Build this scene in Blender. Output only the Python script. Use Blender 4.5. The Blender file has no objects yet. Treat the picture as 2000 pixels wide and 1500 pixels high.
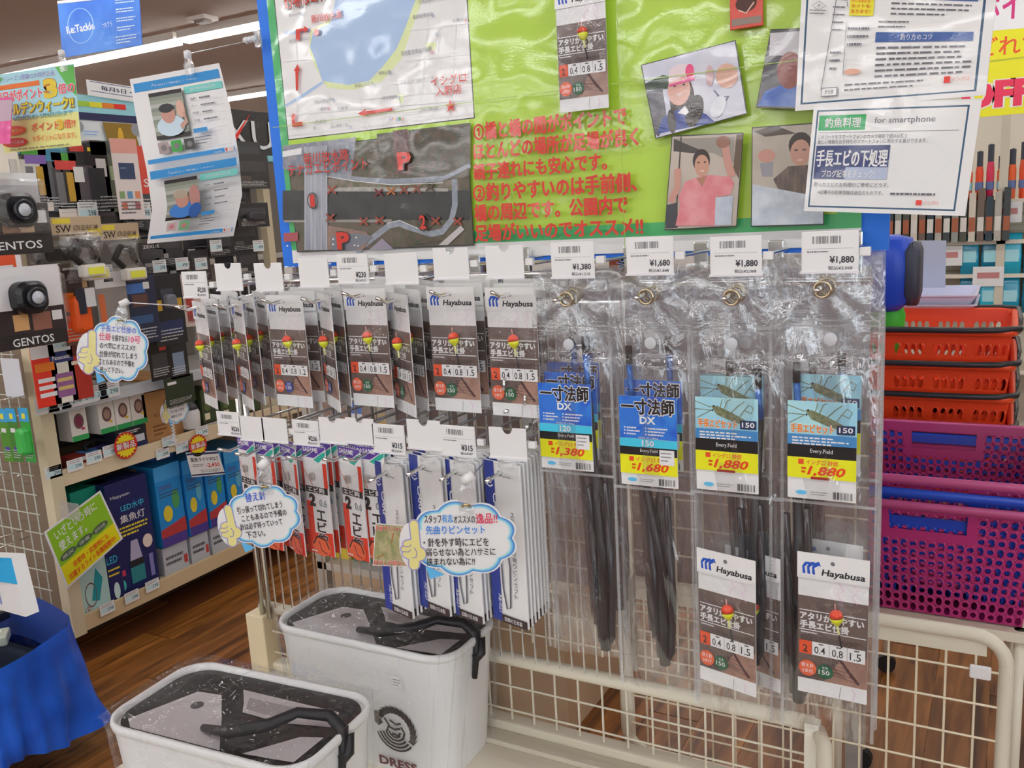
import bpy, bmesh, math, random
from math import sin, cos, pi, radians
from mathutils import Vector, Matrix
SC = bpy.context.scene
COL = SC.collection
rnd = random.Random(7)
# ---------------- camera, light, exposure ----------------
CM = Matrix(((0.876140, -0.041126, 0.480299), (0.478766, 0.190446, -0.857038), (-0.056224, 0.980836, 0.186547)))
FPX = 1754.0
EYE = Vector((0, 0, 1.5))
cd = bpy.data.cameras.new('camera'); cam = bpy.data.objects.new('camera', cd); COL.objects.link(cam)
cam.matrix_world = Matrix.Translation(EYE) @ CM.to_4x4()
cd.sensor_width = 36; cd.lens = FPX / 2000 * 36; cd.clip_start = .05; cd.clip_end = 60
SC.camera = cam
SC.view_settings.view_transform = 'Standard'; SC.view_settings.look = 'None'
SC.view_settings.gamma = 1; SC.view_settings.use_curve_mapping = False
SC.view_settings.exposure = -0.33
SC.cycles.transparent_max_bounces = 40
SC.cycles.max_bounces = 7
W = bpy.data.worlds.new('world'); SC.world = W; W.use_nodes = True
W.node_tree.nodes['Background'].inputs[0].default_value = (.9, .95, 1, 1)
W.node_tree.nodes['Background'].inputs[1].default_value = .3
TUBE = 26.0
LIGHT_ROWS = (-12.9, -10.3, -7.7, -5.1, -2.5, .1, 2.75, 5.37, 7.99)

def at(px, py, **k):
    """the point seen at pixel (px, py) that lies in the plane x=, y= or z="""
    d = CM @ Vector((px - 1000, 750 - py, -FPX))
    (a, v), = k.items(); i = 'xyz'.index(a)
    return EYE + d * ((v - EYE[i]) / d[i])

# ---------------- materials ----------------
def lin(h, g=1.0):
    h = h.lstrip('#'); o = []
    for i in (0, 2, 4):
        c = int(h[i:i+2], 16) / 255
        c = c / 12.92 if c <= .04045 else ((c + .055) / 1.055) ** 2.4
        o.append(min(.87, c * g))
    return (*o, 1)
MC = {}
GAIN = 1.25
def N(nt, t, **kw):
    n = nt.nodes.new(t)
    for k, v in kw.items():
        if k[0] == 'i' and k[1:].isdigit(): n.inputs[int(k[1:])].default_value = v
        elif k in n.inputs: n.inputs[k].default_value = v
        else: setattr(n, k, v)
    return n
def M(h, r=.5, kind='', metal=0.0, h2=None, sc=30.0, stretch=(1, 1, 1), bump=0.0, spec=.5):
    key = (h, r, kind, metal, h2, sc, stretch, bump, spec)
    if key in MC: return MC[key]
    m = bpy.data.materials.new('m_' + h); m.use_nodes = True; nt = m.node_tree
    b = nt.nodes['Principled BSDF']; L = nt.links.new
    b.inputs['Base Color'].default_value = lin(h, GAIN); b.inputs['Roughness'].default_value = r
    b.inputs['Metallic'].default_value = metal; b.inputs['Specular IOR Level'].default_value = spec
    if h2 or bump:
        g = N(nt, 'ShaderNodeNewGeometry'); mp = N(nt, 'ShaderNodeMapping'); mp.inputs['Scale'].default_value = stretch
        L(g.outputs['Position'], mp.inputs['Vector'])
        no = N(nt, 'ShaderNodeTexNoise', Scale=sc, Detail=5.0); L(mp.outputs[0], no.inputs['Vector'])
        if h2:
            cr = N(nt, 'ShaderNodeValToRGB'); cr.color_ramp.elements[0].position = .38; cr.color_ramp.elements[1].position = .62
            cr.color_ramp.elements[0].color = lin(h, GAIN); cr.color_ramp.elements[1].color = lin(h2, GAIN)
            L(no.outputs[0], cr.inputs[0]); L(cr.outputs[0], b.inputs['Base Color'])
        if bump:
            bp = N(nt, 'ShaderNodeBump', Strength=bump, Distance=.003); L(no.outputs[0], bp.inputs['Height']); L(bp.outputs[0], b.inputs['Normal'])
    if kind in ('lam', 'pack'):
        b.inputs['Coat IOR'].default_value = 1.52
        b.inputs['Coat Weight'].default_value = 1.0 if kind == 'lam' else .5
        b.inputs['Coat Roughness'].default_value = .06 if kind == 'lam' else .12
        g = N(nt, 'ShaderNodeNewGeometry')
        n1 = N(nt, 'ShaderNodeTexNoise', Scale=4.5 if kind == 'lam' else 30., Detail=2.0); L(g.outputs['Position'], n1.inputs['Vector'])
        n2 = N(nt, 'ShaderNodeTexNoise', Scale=330., Detail=1.0); L(g.outputs['Position'], n2.inputs['Vector'])
        b1 = N(nt, 'ShaderNodeBump', Strength=1.0, Distance=.0115 if kind == 'lam' else .004); L(n1.outputs[0], b1.inputs['Height'])
        b2 = N(nt, 'ShaderNodeBump', Strength=.5 if kind == 'lam' else .15, Distance=.00006); L(n2.outputs[0], b2.inputs['Height']); L(b1.outputs[0], b2.inputs['Normal'])
        L(b2.outputs[0], b.inputs['Coat Normal'])
    MC[key] = m
    return m
def film(name, sc=38.0, dist=.006, haze=.07, gl=.06, tint=(.97, .975, .98, 1), rough=.07, st=(1, 1, 1), fac=.2):
    if name in MC: return MC[name]
    m = bpy.data.materials.new(name); m.use_nodes = True; nt = m.node_tree; L = nt.links.new
    nt.nodes.clear(); out = N(nt, 'ShaderNodeOutputMaterial')
    tr = N(nt, 'ShaderNodeBsdfTransparent'); tr.inputs[0].default_value = tint
    df = N(nt, 'ShaderNodeBsdfDiffuse'); df.inputs[0].default_value = (.85, .86, .88, 1)
    g = N(nt, 'ShaderNodeBsdfGlossy'); g.inputs['Roughness'].default_value = rough; g.inputs[0].default_value = (1, 1, 1, 1)
    geo = N(nt, 'ShaderNodeNewGeometry'); no = N(nt, 'ShaderNodeTexNoise', Scale=sc, Detail=3.0, Distortion=.8); mp = N(nt, 'ShaderNodeMapping'); mp.inputs['Scale'].default_value = st; L(geo.outputs['Position'], mp.inputs[0]); L(mp.outputs[0], no.inputs['Vector'])
    bp = N(nt, 'ShaderNodeBump', Strength=1.0, Distance=dist); n2 = N(nt, 'ShaderNodeTexNoise', Scale=sc*.6, Detail=1.0); L(mp.outputs[0], n2.inputs['Vector'])
    s1 = N(nt, 'ShaderNodeMath', operation='SUBTRACT', i1=.5); L(n2.outputs[0], s1.inputs[0]); s2 = N(nt, 'ShaderNodeMath', operation='ABSOLUTE'); L(s1.outputs[0], s2.inputs[0])
    s3 = N(nt, 'ShaderNodeMath', operation='MULTIPLY_ADD', i1=1.6); L(s2.outputs[0], s3.inputs[0]); L(no.outputs[0], s3.inputs[2]); L(s3.outputs[0], bp.inputs['Height'])
    fr = N(nt, 'ShaderNodeLayerWeight', Blend=.35); L(bp.outputs[0], fr.inputs['Normal']); L(bp.outputs[0], g.inputs['Normal'])
    ma = N(nt, 'ShaderNodeMath', operation='MULTIPLY_ADD'); L(fr.outputs['Facing'], ma.inputs[0]); ma.inputs[1].default_value = fac; ma.inputs[2].default_value = gl
    m1 = N(nt, 'ShaderNodeMixShader', i0=haze); L(tr.outputs[0], m1.inputs[1]); L(df.outputs[0], m1.inputs[2])
    m2 = N(nt, 'ShaderNodeMixShader'); L(ma.outputs[0], m2.inputs[0]); L(m1.outputs[0], m2.inputs[1]); L(g.outputs[0], m2.inputs[2])
    L(m2.outputs[0], out.inputs[0]); MC[name] = m
    return m
def emis(name, col, s):
    if name in MC: return MC[name]
    m = bpy.data.materials.new(name); m.use_nodes = True; nt = m.node_tree; nt.nodes.clear()
    e = N(nt, 'ShaderNodeEmission'); e.inputs[0].default_value = (*col, 1); e.inputs[1].default_value = s
    nt.links.new(e.outputs[0], N(nt, 'ShaderNodeOutputMaterial').inputs[0]); MC[name] = m
    return m
def wood():
    m = bpy.data.materials.new('wood_floor'); m.use_nodes = True; nt = m.node_tree; L = nt.links.new; b = nt.nodes['Principled BSDF']
    g = N(nt, 'ShaderNodeNewGeometry'); oi = N(nt, 'ShaderNodeObjectInfo')
    ad = N(nt, 'ShaderNodeVectorMath', operation='ADD'); L(g.outputs['Position'], ad.inputs[0]); L(oi.outputs['Random'], ad.inputs[1])
    mp = N(nt, 'ShaderNodeMapping'); mp.inputs['Scale'].default_value = (14, 1.3, 1); L(ad.outputs[0], mp.inputs[0])
    no = N(nt, 'ShaderNodeTexNoise', Scale=1.6, Detail=7.0, Distortion=.8); L(mp.outputs[0], no.inputs['Vector'])
    cr = N(nt, 'ShaderNodeValToRGB'); e = cr.color_ramp.elements
    e[0].position = .3; e[0].color = lin('4c2810'); e[1].position = .72; e[1].color = lin('b2743a')
    x = e.new(.5); x.color = lin('83501f')
    L(no.outputs[0], cr.inputs[0])
    kn = N(nt, 'ShaderNodeTexVoronoi', Scale=4.0); mk = N(nt, 'ShaderNodeMapping'); mk.inputs['Scale'].default_value = (1.6, .7, 1); L(ad.outputs[0], mk.inputs[0]); L(mk.outputs[0], kn.inputs['Vector'])
    kr = N(nt, 'ShaderNodeValToRGB'); kr.color_ramp.elements[0].position = .03; kr.color_ramp.elements[0].color = (.25, .2, .2, 1); kr.color_ramp.elements[1].position = .12; kr.color_ramp.elements[1].color = (1, 1, 1, 1)
    L(kn.outputs['Distance'], kr.inputs[0])
    mx = N(nt, 'ShaderNodeMix', data_type='RGBA', blend_type='MULTIPLY'); mx.inputs[0].default_value = 1
    L(cr.outputs[0], mx.inputs[6]); L(kr.outputs[0], mx.inputs[7]); L(mx.outputs[2], b.inputs['Base Color'])
    b.inputs['Roughness'].default_value = .38
    return m
CHROME = lambda: M('d8dadd', .16, metal=1.0)
BEIGE = lambda: M('cfc8b6', .42)
WHITEP = lambda: M('e6e5e6', .5)

# ---------------- mesh helpers ----------------
class MB:
    def __init__(s): s.v = []; s.f = []; s.m = []; s.mats = []; s.bev = 0
    def mi(s, m):
        if m not in s.mats: s.mats.append(m)
        return s.mats.index(m)
    def add(s, vs, fs, m):
        o = len(s.v); s.v += [tuple(v) for v in vs]; k = s.mi(m)
        for f in fs: s.f.append([i + o for i in f]); s.m.append(k)
    def box(s, x0, x1, y0, y1, z0, z1, m, T=None):
        vs = [Vector((x, y, z)) for z in (z0, z1) for x, y in ((x0, y0), (x1, y0), (x1, y1), (x0, y1))]
        if T: vs = [T @ v for v in vs]
        s.add(vs, [(3, 2, 1, 0), (4, 5, 6, 7), (0, 1, 5, 4), (1, 2, 6, 5), (2, 3, 7, 6), (3, 0, 4, 7)], m); return s
    def tube(s, pts, r, m, n=7, cap=True, rs=None):
        P = [Vector(p) for p in pts]; vs = []; up = None
        for i, p in enumerate(P):
            d = (P[min(i+1, len(P)-1)] - P[max(i-1, 0)]).normalized()
            if up is None: up = Vector((0, 0, 1)) if abs(d.z) < .9 else Vector((1, 0, 0))
            a = d.cross(up).normalized(); b = a.cross(d).normalized(); up = b
            rr = rs[i] if rs else r
            vs += [p + (a * cos(2*pi*j/n) + b * sin(2*pi*j/n)) * rr for j in range(n)]
        fs = [(i*n+j, i*n+(j+1) % n, (i+1)*n+(j+1) % n, (i+1)*n+j) for i in range(len(P)-1) for j in range(n)]
        if cap: fs += [tuple(range(n))[::-1], tuple((len(P)-1)*n+j for j in range(n))]
        s.add(vs, fs, m); return s
    def loft(s, loops, m, cap0=True, cap1=True):
        n = len(loops[0]); vs = [v for l in loops for v in l]
        fs = [(i*n+j, i*n+(j+1) % n, (i+1)*n+(j+1) % n, (i+1)*n+j) for i in range(len(loops)-1) for j in range(n)]
        if cap0: fs.append(tuple(range(n))[::-1])
        if cap1: fs.append(tuple((len(loops)-1)*n+j for j in range(n)))
        s.add(vs, fs, m); return s
    def lathe(s, prof, m, c=(0, 0, 0), n=16):
        s.loft([[Vector((c[0]+r*cos(2*pi*j/n), c[1]+r*sin(2*pi*j/n), c[2]+z)) for j in range(n)] for r, z in prof], m); return s
    def prism(s, pts, y0, y1, m):      # outline in x,z; thickness along y
        n = len(pts); vs = [(x, y0, z) for x, z in pts] + [(x, y1, z) for x, z in pts]
        s.add(vs, [tuple(range(n)), tuple(range(n, 2*n))[::-1]] + [(i, i+n, (i+1) % n+n, (i+1) % n) for i in range(n)], m); return s
    def grid(s, f, nu, nv, m):
        vs = [f(i/nu, j/nv) for j in range(nv+1) for i in range(nu+1)]
        s.add(vs, [(j*(nu+1)+i, j*(nu+1)+i+1, (j+1)*(nu+1)+i+1, (j+1)*(nu+1)+i) for j in range(nv) for i in range(nu)], m); return s
    def build(s, name, parent=None, loc=None, rz=0, smooth=False, bevel=0, solid=0):
        me = bpy.data.meshes.new(name); me.from_pydata(s.v, [], s.f)
        for m in s.mats: me.materials.append(m)
        me.polygons.foreach_set('material_index', s.m)
        if smooth: me.polygons.foreach_set('use_smooth', [True] * len(s.f))
        me.update(); o = bpy.data.objects.new(name, me); COL.objects.link(o)
        if parent: o.parent = parent
        if loc is not None: o.location = loc
        if rz: o.rotation_euler.z = rz
        if solid:
            q = o.modifiers.new('s', 'SOLIDIFY'); q.thickness = solid; q.offset = 0
        if bevel:
            q = o.modifiers.new('b', 'BEVEL'); q.width = bevel; q.segments = 2; q.limit_method = 'ANGLE'
        return o
def tag(o, label, cat, group=None):
    o['label'] = label; o['category'] = cat
    if group: o['group'] = group
    return o
def thing(name, label, cat, loc=(0, 0, 0), rz=0, group=None):
    o = bpy.data.objects.new(name, None); COL.objects.link(o); o.empty_display_size = .05
    o.location = loc; o.rotation_euler = (0, 0, rz)
    return tag(o, label, cat, group)
def struct(o):
    o['kind'] = 'structure'; return o
def kids(o): return [c for c in ALLKIDS.get(o.name, [])] or list(o.children)
ALLKIDS = {}
def copy_thing(root, loc, rz, label, group=None):
    r = root.copy(); COL.objects.link(r); r.location = loc; r.rotation_euler = (0, 0, rz); r['label'] = label
    if group: r['group'] = group
    for ch in list(root.children):
        c = ch.copy(); COL.objects.link(c); c.parent = r
        for g in list(ch.children):
            d = g.copy(); COL.objects.link(d); d.parent = c
    return r
def rrect(w, d, r, z, n=5, cx=0, cy=0):
    o = []
    for k, (sx, sy) in enumerate(((1, 1), (-1, 1), (-1, -1), (1, -1))):
        for i in range(n+1):
            a = (k + i/n) * pi/2
            o.append(Vector((cx + sx*(w/2-r) + r*cos(a), cy + sy*(d/2-r) + r*sin(a), z)))
    return o
TC = {}
def textmesh(s, bold=0.0, shear=0.0):
    k = (s, bold, shear)
    if k not in TC:
        c = bpy.data.curves.new('t', 'FONT'); c.body = s; c.resolution_u = 2; c.offset = bold; c.shear = shear
        o = bpy.data.objects.new('t', c); COL.objects.link(o); bpy.context.view_layer.update()
        me = bpy.data.meshes.new_from_object(o.evaluated_get(bpy.context.evaluated_depsgraph_get()))
        v = [(p.co.x, p.co.y) for p in me.vertices]; f = [tuple(p.vertices) for p in me.polygons]
        bpy.data.objects.remove(o); bpy.data.curves.remove(c); bpy.data.meshes.remove(me)
        if v:
            x0 = min(a for a, b in v); x1 = max(a for a, b in v); y0 = min(b for a, b in v); y1 = max(b for a, b in v)
            v = [((a-x0)/max(1e-6, x1-x0), (b-y0)/max(1e-6, y1-y0)) for a, b in v]
        TC[k] = (v, f)
    return TC[k]
class Art:
    """flat print made of thin coloured shapes; u to the right, v up, each new shape a hair above the last"""
    def __init__(s): s.e = []; s.k = 0
    def raw(s, v, f, m, step=1): s.k += step; s.e.append((v, f, m, s.k)); return s
    def poly(s, p, m): return s.raw([tuple(q) for q in p], [tuple(range(len(p)))], m)
    def rect(s, x0, y0, x1, y1, m): return s.poly([(x0, y0), (x1, y0), (x1, y1), (x0, y1)], m)
    def oval(s, cx, cy, rx, m, ry=None, n=20, rot=0):
        ry = ry or rx; ca, sa = cos(rot), sin(rot)
        return s.poly([(cx + rx*cos(2*pi*i/n)*ca - ry*sin(2*pi*i/n)*sa, cy + rx*cos(2*pi*i/n)*sa + ry*sin(2*pi*i/n)*ca) for i in range(n)], m)
    def ring(s, cx, cy, r, w, m, n=24, ry=None):
        ry = ry or r; v = [(cx+(r-q)*cos(2*pi*i/n), cy+(ry-q)*sin(2*pi*i/n)) for q in (0, w) for i in range(n)]
        return s.raw(v, [(i, (i+1) % n, n+(i+1) % n, n+i) for i in range(n)], m)
    def line(s, p, w, m):
        v = []; P = [Vector(q) for q in p]
        for i, q in enumerate(P):
            d = (P[min(i+1, len(P)-1)] - P[max(i-1, 0)]).normalized(); n = Vector((-d.y, d.x)) * w/2
            v += [tuple(q+n), tuple(q-n)]
        return s.raw(v, [(2*i+1, 2*i+3, 2*i+2, 2*i) for i in range(len(P)-1)], m)
    def text(s, t, x, y, w, h, m, bold=0.0, rot=0, shear=0.0, vert=False, out=None, ow=.05):
        if out: s.text(t, x - w*.004, y - h*.04, w*1.008, h*1.08, out, bold + ow, rot, shear)
        cjk = any(ord(c) > 0x2e80 for c in t); ca, sa = cos(rot), sin(rot)
        v, f = textmesh(t, 0 if cjk else bold, shear)
        V = [(x + a*w*ca - b*h*sa, y + a*w*sa + b*h*ca) for a, b in v]
        if not cjk or bold < .008: return s.raw(V, f, m)
        k = bold*.6*h; n = 4 if bold < .04 else 8; s.k += 1      # a heavier stroke: the same glyphs, shifted a little
        for i in range(n):
            dx, dy = k*cos(pi/4 + 2*pi*i/n)*1.2, k*sin(pi/4 + 2*pi*i/n); s.raw([(p+dx, q+dy) for p, q in V], f, m, .2)
        return s
    def dash(s, x0, y0, x1, y1, n, m, fill=.35, seed=1):     # lines of unreadably small print
        R = random.Random(seed); v = []; f = []; dy = (y1-y0)/n
        for i in range(n):
            y = y1 - (i+.5)*dy; x = x0; e = x1 - (x1-x0)*R.uniform(0, .35 if i == n-1 else .12)
            while x < e:
                l = R.uniform(.04, .12)*(x1-x0); q = min(e, x+l); o = len(v); h = dy*fill/2
                v += [(x, y-h), (q, y-h), (q, y+h), (x, y+h)]; f.append((o, o+1, o+2, o+3)); x = q + R.uniform(.01, .03)*(x1-x0)
        return s.raw(v, f, m)
    def bars(s, x0, y0, x1, y1, n, m, seed=3):
        R = random.Random(seed); v = []; f = []; d = (x1-x0)/n
        for i in range(n):
            if R.random() < .2: continue
            w = d*R.uniform(.3, .75); x = x0+i*d; o = len(v); v += [(x, y0), (x+w, y0), (x+w, y1), (x, y1)]; f.append((o, o+1, o+2, o+3))
        return s.raw(v, f, m)
    def emit(s, mb, fn):
        for v, f, m, k in s.e: mb.add([fn(a, b, k) for a, b in v], f, m)
        return mb
def flatfn(y=0.0, eps=.00012): return lambda u, v, k: Vector((u, y - k*eps, v))
def quadfn(p00, p10, p11, p01, w=1.0, h=1.0, eps=.00012, off=0.0):
    n = (p10-p00).cross(p01-p00).normalized()
    return lambda u, v, k: (p00*(1-u/w)+p10*(u/w))*(1-v/h) + (p01*(1-u/w)+p11*(u/w))*(v/h) + n*(off+k*eps)
def sheet(name, label, cat, q, art, m, w=1.0, h=1.0, th=.0012, group=None, outline=None):
    """a flat card: corners q (bl, br, tr, tl) are points in the room; the origin moves to the card's centre"""
    c = sum(q, Vector())/4; Q = [p-c for p in q]; fn = quadfn(*Q, w, h)
    mb = MB(); o = outline or [(0, 0), (w, 0), (w, h), (0, h)]; n = len(o)
    e = .00012
    mb.add([fn(a, b, 0) for a, b in o] + [fn(a, b, -th/e) for a, b in o], [tuple(range(n)), tuple(range(n, 2*n))[::-1]] + [(i, i+n, (i+1) % n+n, (i+1) % n) for i in range(n)], m)
    root = tag(mb.build(name, loc=c), label, cat, group)
    if art:
        pb = MB(); art.emit(pb, fn); pb.build('print', root)
    return root
ORD = ('first', 'second', 'third', 'fourth', 'fifth', 'sixth', 'seventh', 'eighth', 'ninth', 'tenth', 'eleventh', 'twelfth')
# ---------------- the room ----------------
RX0, RX1, RY0, RY1, RZ = -11.0, 7.0, -15.0, 11.0, 3.05
fl = struct(MB().box(RX0, RX1, RY0, RY1, -.1, -.004, M('5d3418', .5)).build('floor'))
WOOD = wood()
pm = MB().box(-.0745, .0745, -.598, .598, -.003, 0, WOOD).build('plank', fl, (0, 0, 0)).data
PLK = [o for o in fl.children][0]
first = True
for i in range(34):
    for j in range(5):
        x = -3.6 + i*.15 + .075; y = .3 + j*1.2 + (i*7 % 5)*.24
        if x > .6 and y > 3.6 or x < -2.9 and y > 1.8: continue
        if first: PLK.location = (x, y, 0); first = False; continue
        c = PLK.copy(); COL.objects.link(c); c.location = (x, y, 0)
wl = M('d6d2cc', .8)
struct(MB().box(RX0-.1, RX0, RY0, RY1, 0, RZ, wl).build('wall_left'))
struct(MB().box(RX1, RX1+.1, RY0, RY1, 0, RZ, wl).build('wall_right'))
struct(MB().box(RX0, RX1, RY1, RY1+.1, 0, RZ, wl).build('wall_back'))
struct(MB().box(RX0, RX1, RY0-.1, RY0, 0, RZ, wl).build('wall_front'))
sky = emis('daylight', (.84, .93, 1.0), 5.0)
for k, (a, b, ax) in enumerate(((.8, 3.5, 'y'), (3.7, 6.4, 'y'), (-13.0, -9.5, 'x'), (-9.0, -5.5, 'x'), (-5.0, -1.5, 'x'))):
    w_ = struct((MB().box(a, b, RY0, RY0+.02, .35, 2.5, sky) if ax == 'y' else MB().box(RX1-.02, RX1, a, b, .35, 2.5, sky)).build(f'window_{k+1}'))
    fr = MB()
    for z0, z1 in ((.28, .36), (2.46, 2.56), (1.38, 1.42)):
        if ax == 'y': fr.box(a-.05, b+.05, RY0, RY0+.06, z0, z1, M('8a8d90', .4))
        else: fr.box(RX1-.06, RX1, a-.05, b+.05, z0, z1, M('8a8d90', .4))
    for t in (a-.05, (a+b)/2-.03, b-.0):
        if ax == 'y': fr.box(t, t+.06, RY0, RY0+.06, .28, 2.56, M('8a8d90', .4))
        else: fr.box(RX1-.06, RX1, t, t+.06, .28, 2.56, M('8a8d90', .4))
    fr.build('window_frame', w_)
ce = struct(MB().box(RX0, RX1, RY0, RY1, RZ, RZ+.1, M('bfb2a6', .85)).build('ceiling'))
tb = emis('tube_glow', (1.0, 1.0, 1.0), TUBE)
mb = MB().box(-1.24, 1.24, -.075, .075, 0, .055, M('cfcac2', .5)); hs = mb.build('housing')
mb = MB().box(-1.22, 1.22, -.032, .032, -.03, 0, tb); tu = mb.build('tube')
proto = None; n = 0
for r, y in enumerate(LIGHT_ROWS):
    for k in range(6):
        x = -9.6 + k*2.52
        lab = f"white fluorescent ceiling light, {ORD[k]} along the {ORD[r]} row"
        if proto is None:
            proto = thing('ceiling_light', lab, 'ceiling light', (x, y, RZ-.055), 0, 'fluorescent ceiling lights'); hs.parent = proto; tu.parent = proto; continue
        copy_thing(proto, (x, y, RZ-.055), 0, lab)
p = at(395, 33, z=RZ)
det = thing('smoke_detector', 'small square white detector on the brown ceiling', 'detector', (p.x, p.y, RZ))
MB().box(-.09, .09, -.07, .07, -.03, 0, M('cfc8c0')).build('housing', det); MB().box(-.05, .05, -.04, .04, -.045, -.03, M('8d857d')).build('grille', det)

# ---------------- left shelving: face looks along +x ----------------
FX = -2.86
LS = thing('gondola_shelf', 'long cream steel shop shelf full of lamps and headlights beside the aisle', 'shelf', (FX, 1.84, 0))
cream = M('c9bd9f', .5); rail = M('b9bcc0', .4)
def lbox(name, x0, x1, y0, y1, z0, z1, m, par=LS, lab=None, bev=.002):
    o = MB().box(x0, x1, y0, y1, z0, z1, m).build(name, par, bevel=bev)
    if lab: o['label'] = lab
    return o
lbox('post', -.03, .02, -.03, .02, .11, 1.98, cream); lbox('post', -.05, -.01, 1.16, 1.2, 0, 1.98, cream)
lbox('back_panel', -.47, -.45, -.02, 1.9, 0, 1.98, M('6f6862', .6))
lbox('end_panel', -.45, -.03, -.012, .0, .05, 1.98, M('80705f', .6))
lbox('base_shelf', -.44, .0, 0, 1.9, .125, .15, cream); lbox('front_rail', .0, .012, .02, 1.9, .115, .175, M('c2ad88', .5))
lbox('plinth', -.3, -.2, 0, 1.9, 0, .125, M('3c2a1c', .7))
lbox('upper_shelf', -.44, .0, .0, 1.9, .66, .68, cream); lbox('front_rail', .0, .014, .02, 1.9, .655, .715, M('cdbd9e', .5))
lbox('price_rail', .0, .03, .02, 1.16, .915, .955, rail); lbox('wire_shelf', -.44, .0, .02, 1.2, .93, .94, M('9a968f', .6))
lbox('price_rail', .0, .06, .0, 1.3, 1.775, 1.80, M('7fc3cf', .4), lab='pale teal price rail'); 
for z in (1.345, 1.12): lbox('peg_rail', -.4, -.38, .0, 1.9, z, z+.025, M('b8b6b2', .35, metal=.6))
lbox('header', -.02, .0, .02, .62, 1.8, 1.99, M('dfe3e6', .5), lab='white header board')
A = Art()
tl_ = lambda m: m
dk = M('22253f', .5, 'pack'); A.rect(0, .13, .6, .19, M('8fc7cf', .5)); A.rect(0, .105, .6, .13, M('1f2350')); A.text('!!', .02, .135, .02, .04, dk)
for i, h in enumerate(('1c2a55', '1f4f8a', '1f8f4c', '9ac23b', 'f0d12a', 'ee7a22', 'd62a24')): A.rect(.12+i*.05, .15, .17+i*.05, .168, M(h))
A.text('は全4カラー', .01, .109, .2, .018, M('f4f4f4'))
for x, h, h2 in ((-.0, '23402f', '2f9a4a'), (.14, '4a4a52', 'b9b9c2'), (.38, '8a6a10', 'f2a52b')):
    A.poly([(x, 0), (x+.13, 0), (x+.11, .1), (x-.02, .1)], M(h, .4)); A.oval(x+.05, .05, .012, M(h2), .035); A.oval(x+.12, .08, .022, M(h2 if x < .1 else '8f8f92'))
    A.dash(x+.14, .01, x+.2, .04, 3, M('b04a55')); A.dash(x+.14, .05, x+.2, .07, 2, M('7aa0d8'))
pb = MB(); A.emit(pb, lambda u, v, k: Vector((.003+k*.0002, .02+u, 1.8+v))); pb.build('print', [c for c in LS.children if c.name.startswith('header')][0])
# black brand header further along
hb = lbox('sign_band', -.02, .0, .78, 1.9, 1.80, 1.99, M('1a1a1c', .5, 'pack'), lab='black header band with white serif lettering')
A = Art(); A.text('ZEXUS', .1, .03, .62, .12, M('e9e9ea')); A.poly([(.36, .05), (.39, .05), (.5, .18)], M('d8281f'))
pb = MB(); A.emit(pb, lambda u, v, k: Vector((.004+k*.0002, .62+u*1.0, 1.80+v))); pb.build('print', hb)

NP = [0]
def facepack(px, py, w, h, label, cat='package', group='packages hanging on the left shelf', base='2a2a2d', top=None, toph=.2, low=None, lowh=.2, accent=None,
             txt=None, tcol='f0f0f0', tpos=(.1, .82, .8, .1), blister=None, bsize=(.6, .4, .03), bpos=.45, x=-2.74, rz=pi/2, name='blister_pack', txt2=None, dash=True, clear=None, th=.003, plane='x', lean=0, lens=0):
    p = at(px, py, **{plane: x})
    NP[0] += 1
    r = thing(name, label, cat, p, rz, group)
    MB().box(-w/2, w/2, -.0, th, -h/2, h/2, M(base, .45, 'pack')).build('card', r, bevel=.0008)
    A = Art(); X0, Z0 = -w/2, -h/2
    if top: A.rect(X0, Z0+h*(1-toph), -X0, -Z0, M(top, .45, 'pack'))
    if low: A.rect(X0, Z0, -X0, Z0+h*lowh, M(low, .45, 'pack'))
    if accent: 
        for (c, a, b, cw, ch) in accent: A.rect(X0+a*w, Z0+b*h, X0+(a+cw)*w, Z0+(b+ch)*h, M(c, .45, 'pack'))
    if dash: A.dash(X0+w*.1, Z0+h*.06, X0+w*.9, Z0+h*.24, 4, M('b9b9b9' if base < '8' else '55555a'), .35, NP[0])
    if txt: A.text(txt, X0+tpos[0]*w, Z0+tpos[1]*h, tpos[2]*w, tpos[3]*h, M(tcol), .012)
    if txt2: t, c, a, b, cw, ch = txt2; A.text(t, X0+a*w, Z0+b*h, cw*w, ch*h, M(c), .012)
    pb = MB(); A.emit(pb, flatfn(-.0003)); pb.build('print', r)
    if blister:
        bw, bh, bd = bsize; mb = MB(); z = Z0 + bpos*h
        if bd > 0: mb.loft([[Vector((v.x, -v.z, v.y+z)) for v in rrect(w*bw*s, h*bh*s, min(w*bw, h*bh)*s*.35, zz)] for s, zz in ((1, .0), (1, bd*.7), (.8, bd))], M(blister, .3))
        mb.build('lamp', r, smooth=False, bevel=.001)
    if clear:
        bd = clear; mb = MB().loft([[Vector((v.x, -v.z, v.y)) for v in rrect(w*.94*s, h*.8*s, .012, zz)] for s, zz in ((1, .001), (1, bd*.8), (.9, bd))], film('blister_film', 60, .003, .03, .05)); mb.build('clear_cover', r)
    if lens:
        z = Z0 + bpos*h; lo = MB().lathe([(0, 0), (.03, 0), (.032, .012), (.026, .016), (.024, .012), (0, .010)], M('3a3b40', .25, metal=.5), n=18).build('lens_housing', r, (0, -.05, z), smooth=True); lo.rotation_euler.x = pi/2
        MB().lathe([(0, .011), (.020, .0115), (.018, .015), (0, .017)], M('b8bcc4', .12), n=16).build('lens', lo, smooth=True)
    if lean: r.rotation_euler.x = lean
    return r
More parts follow.
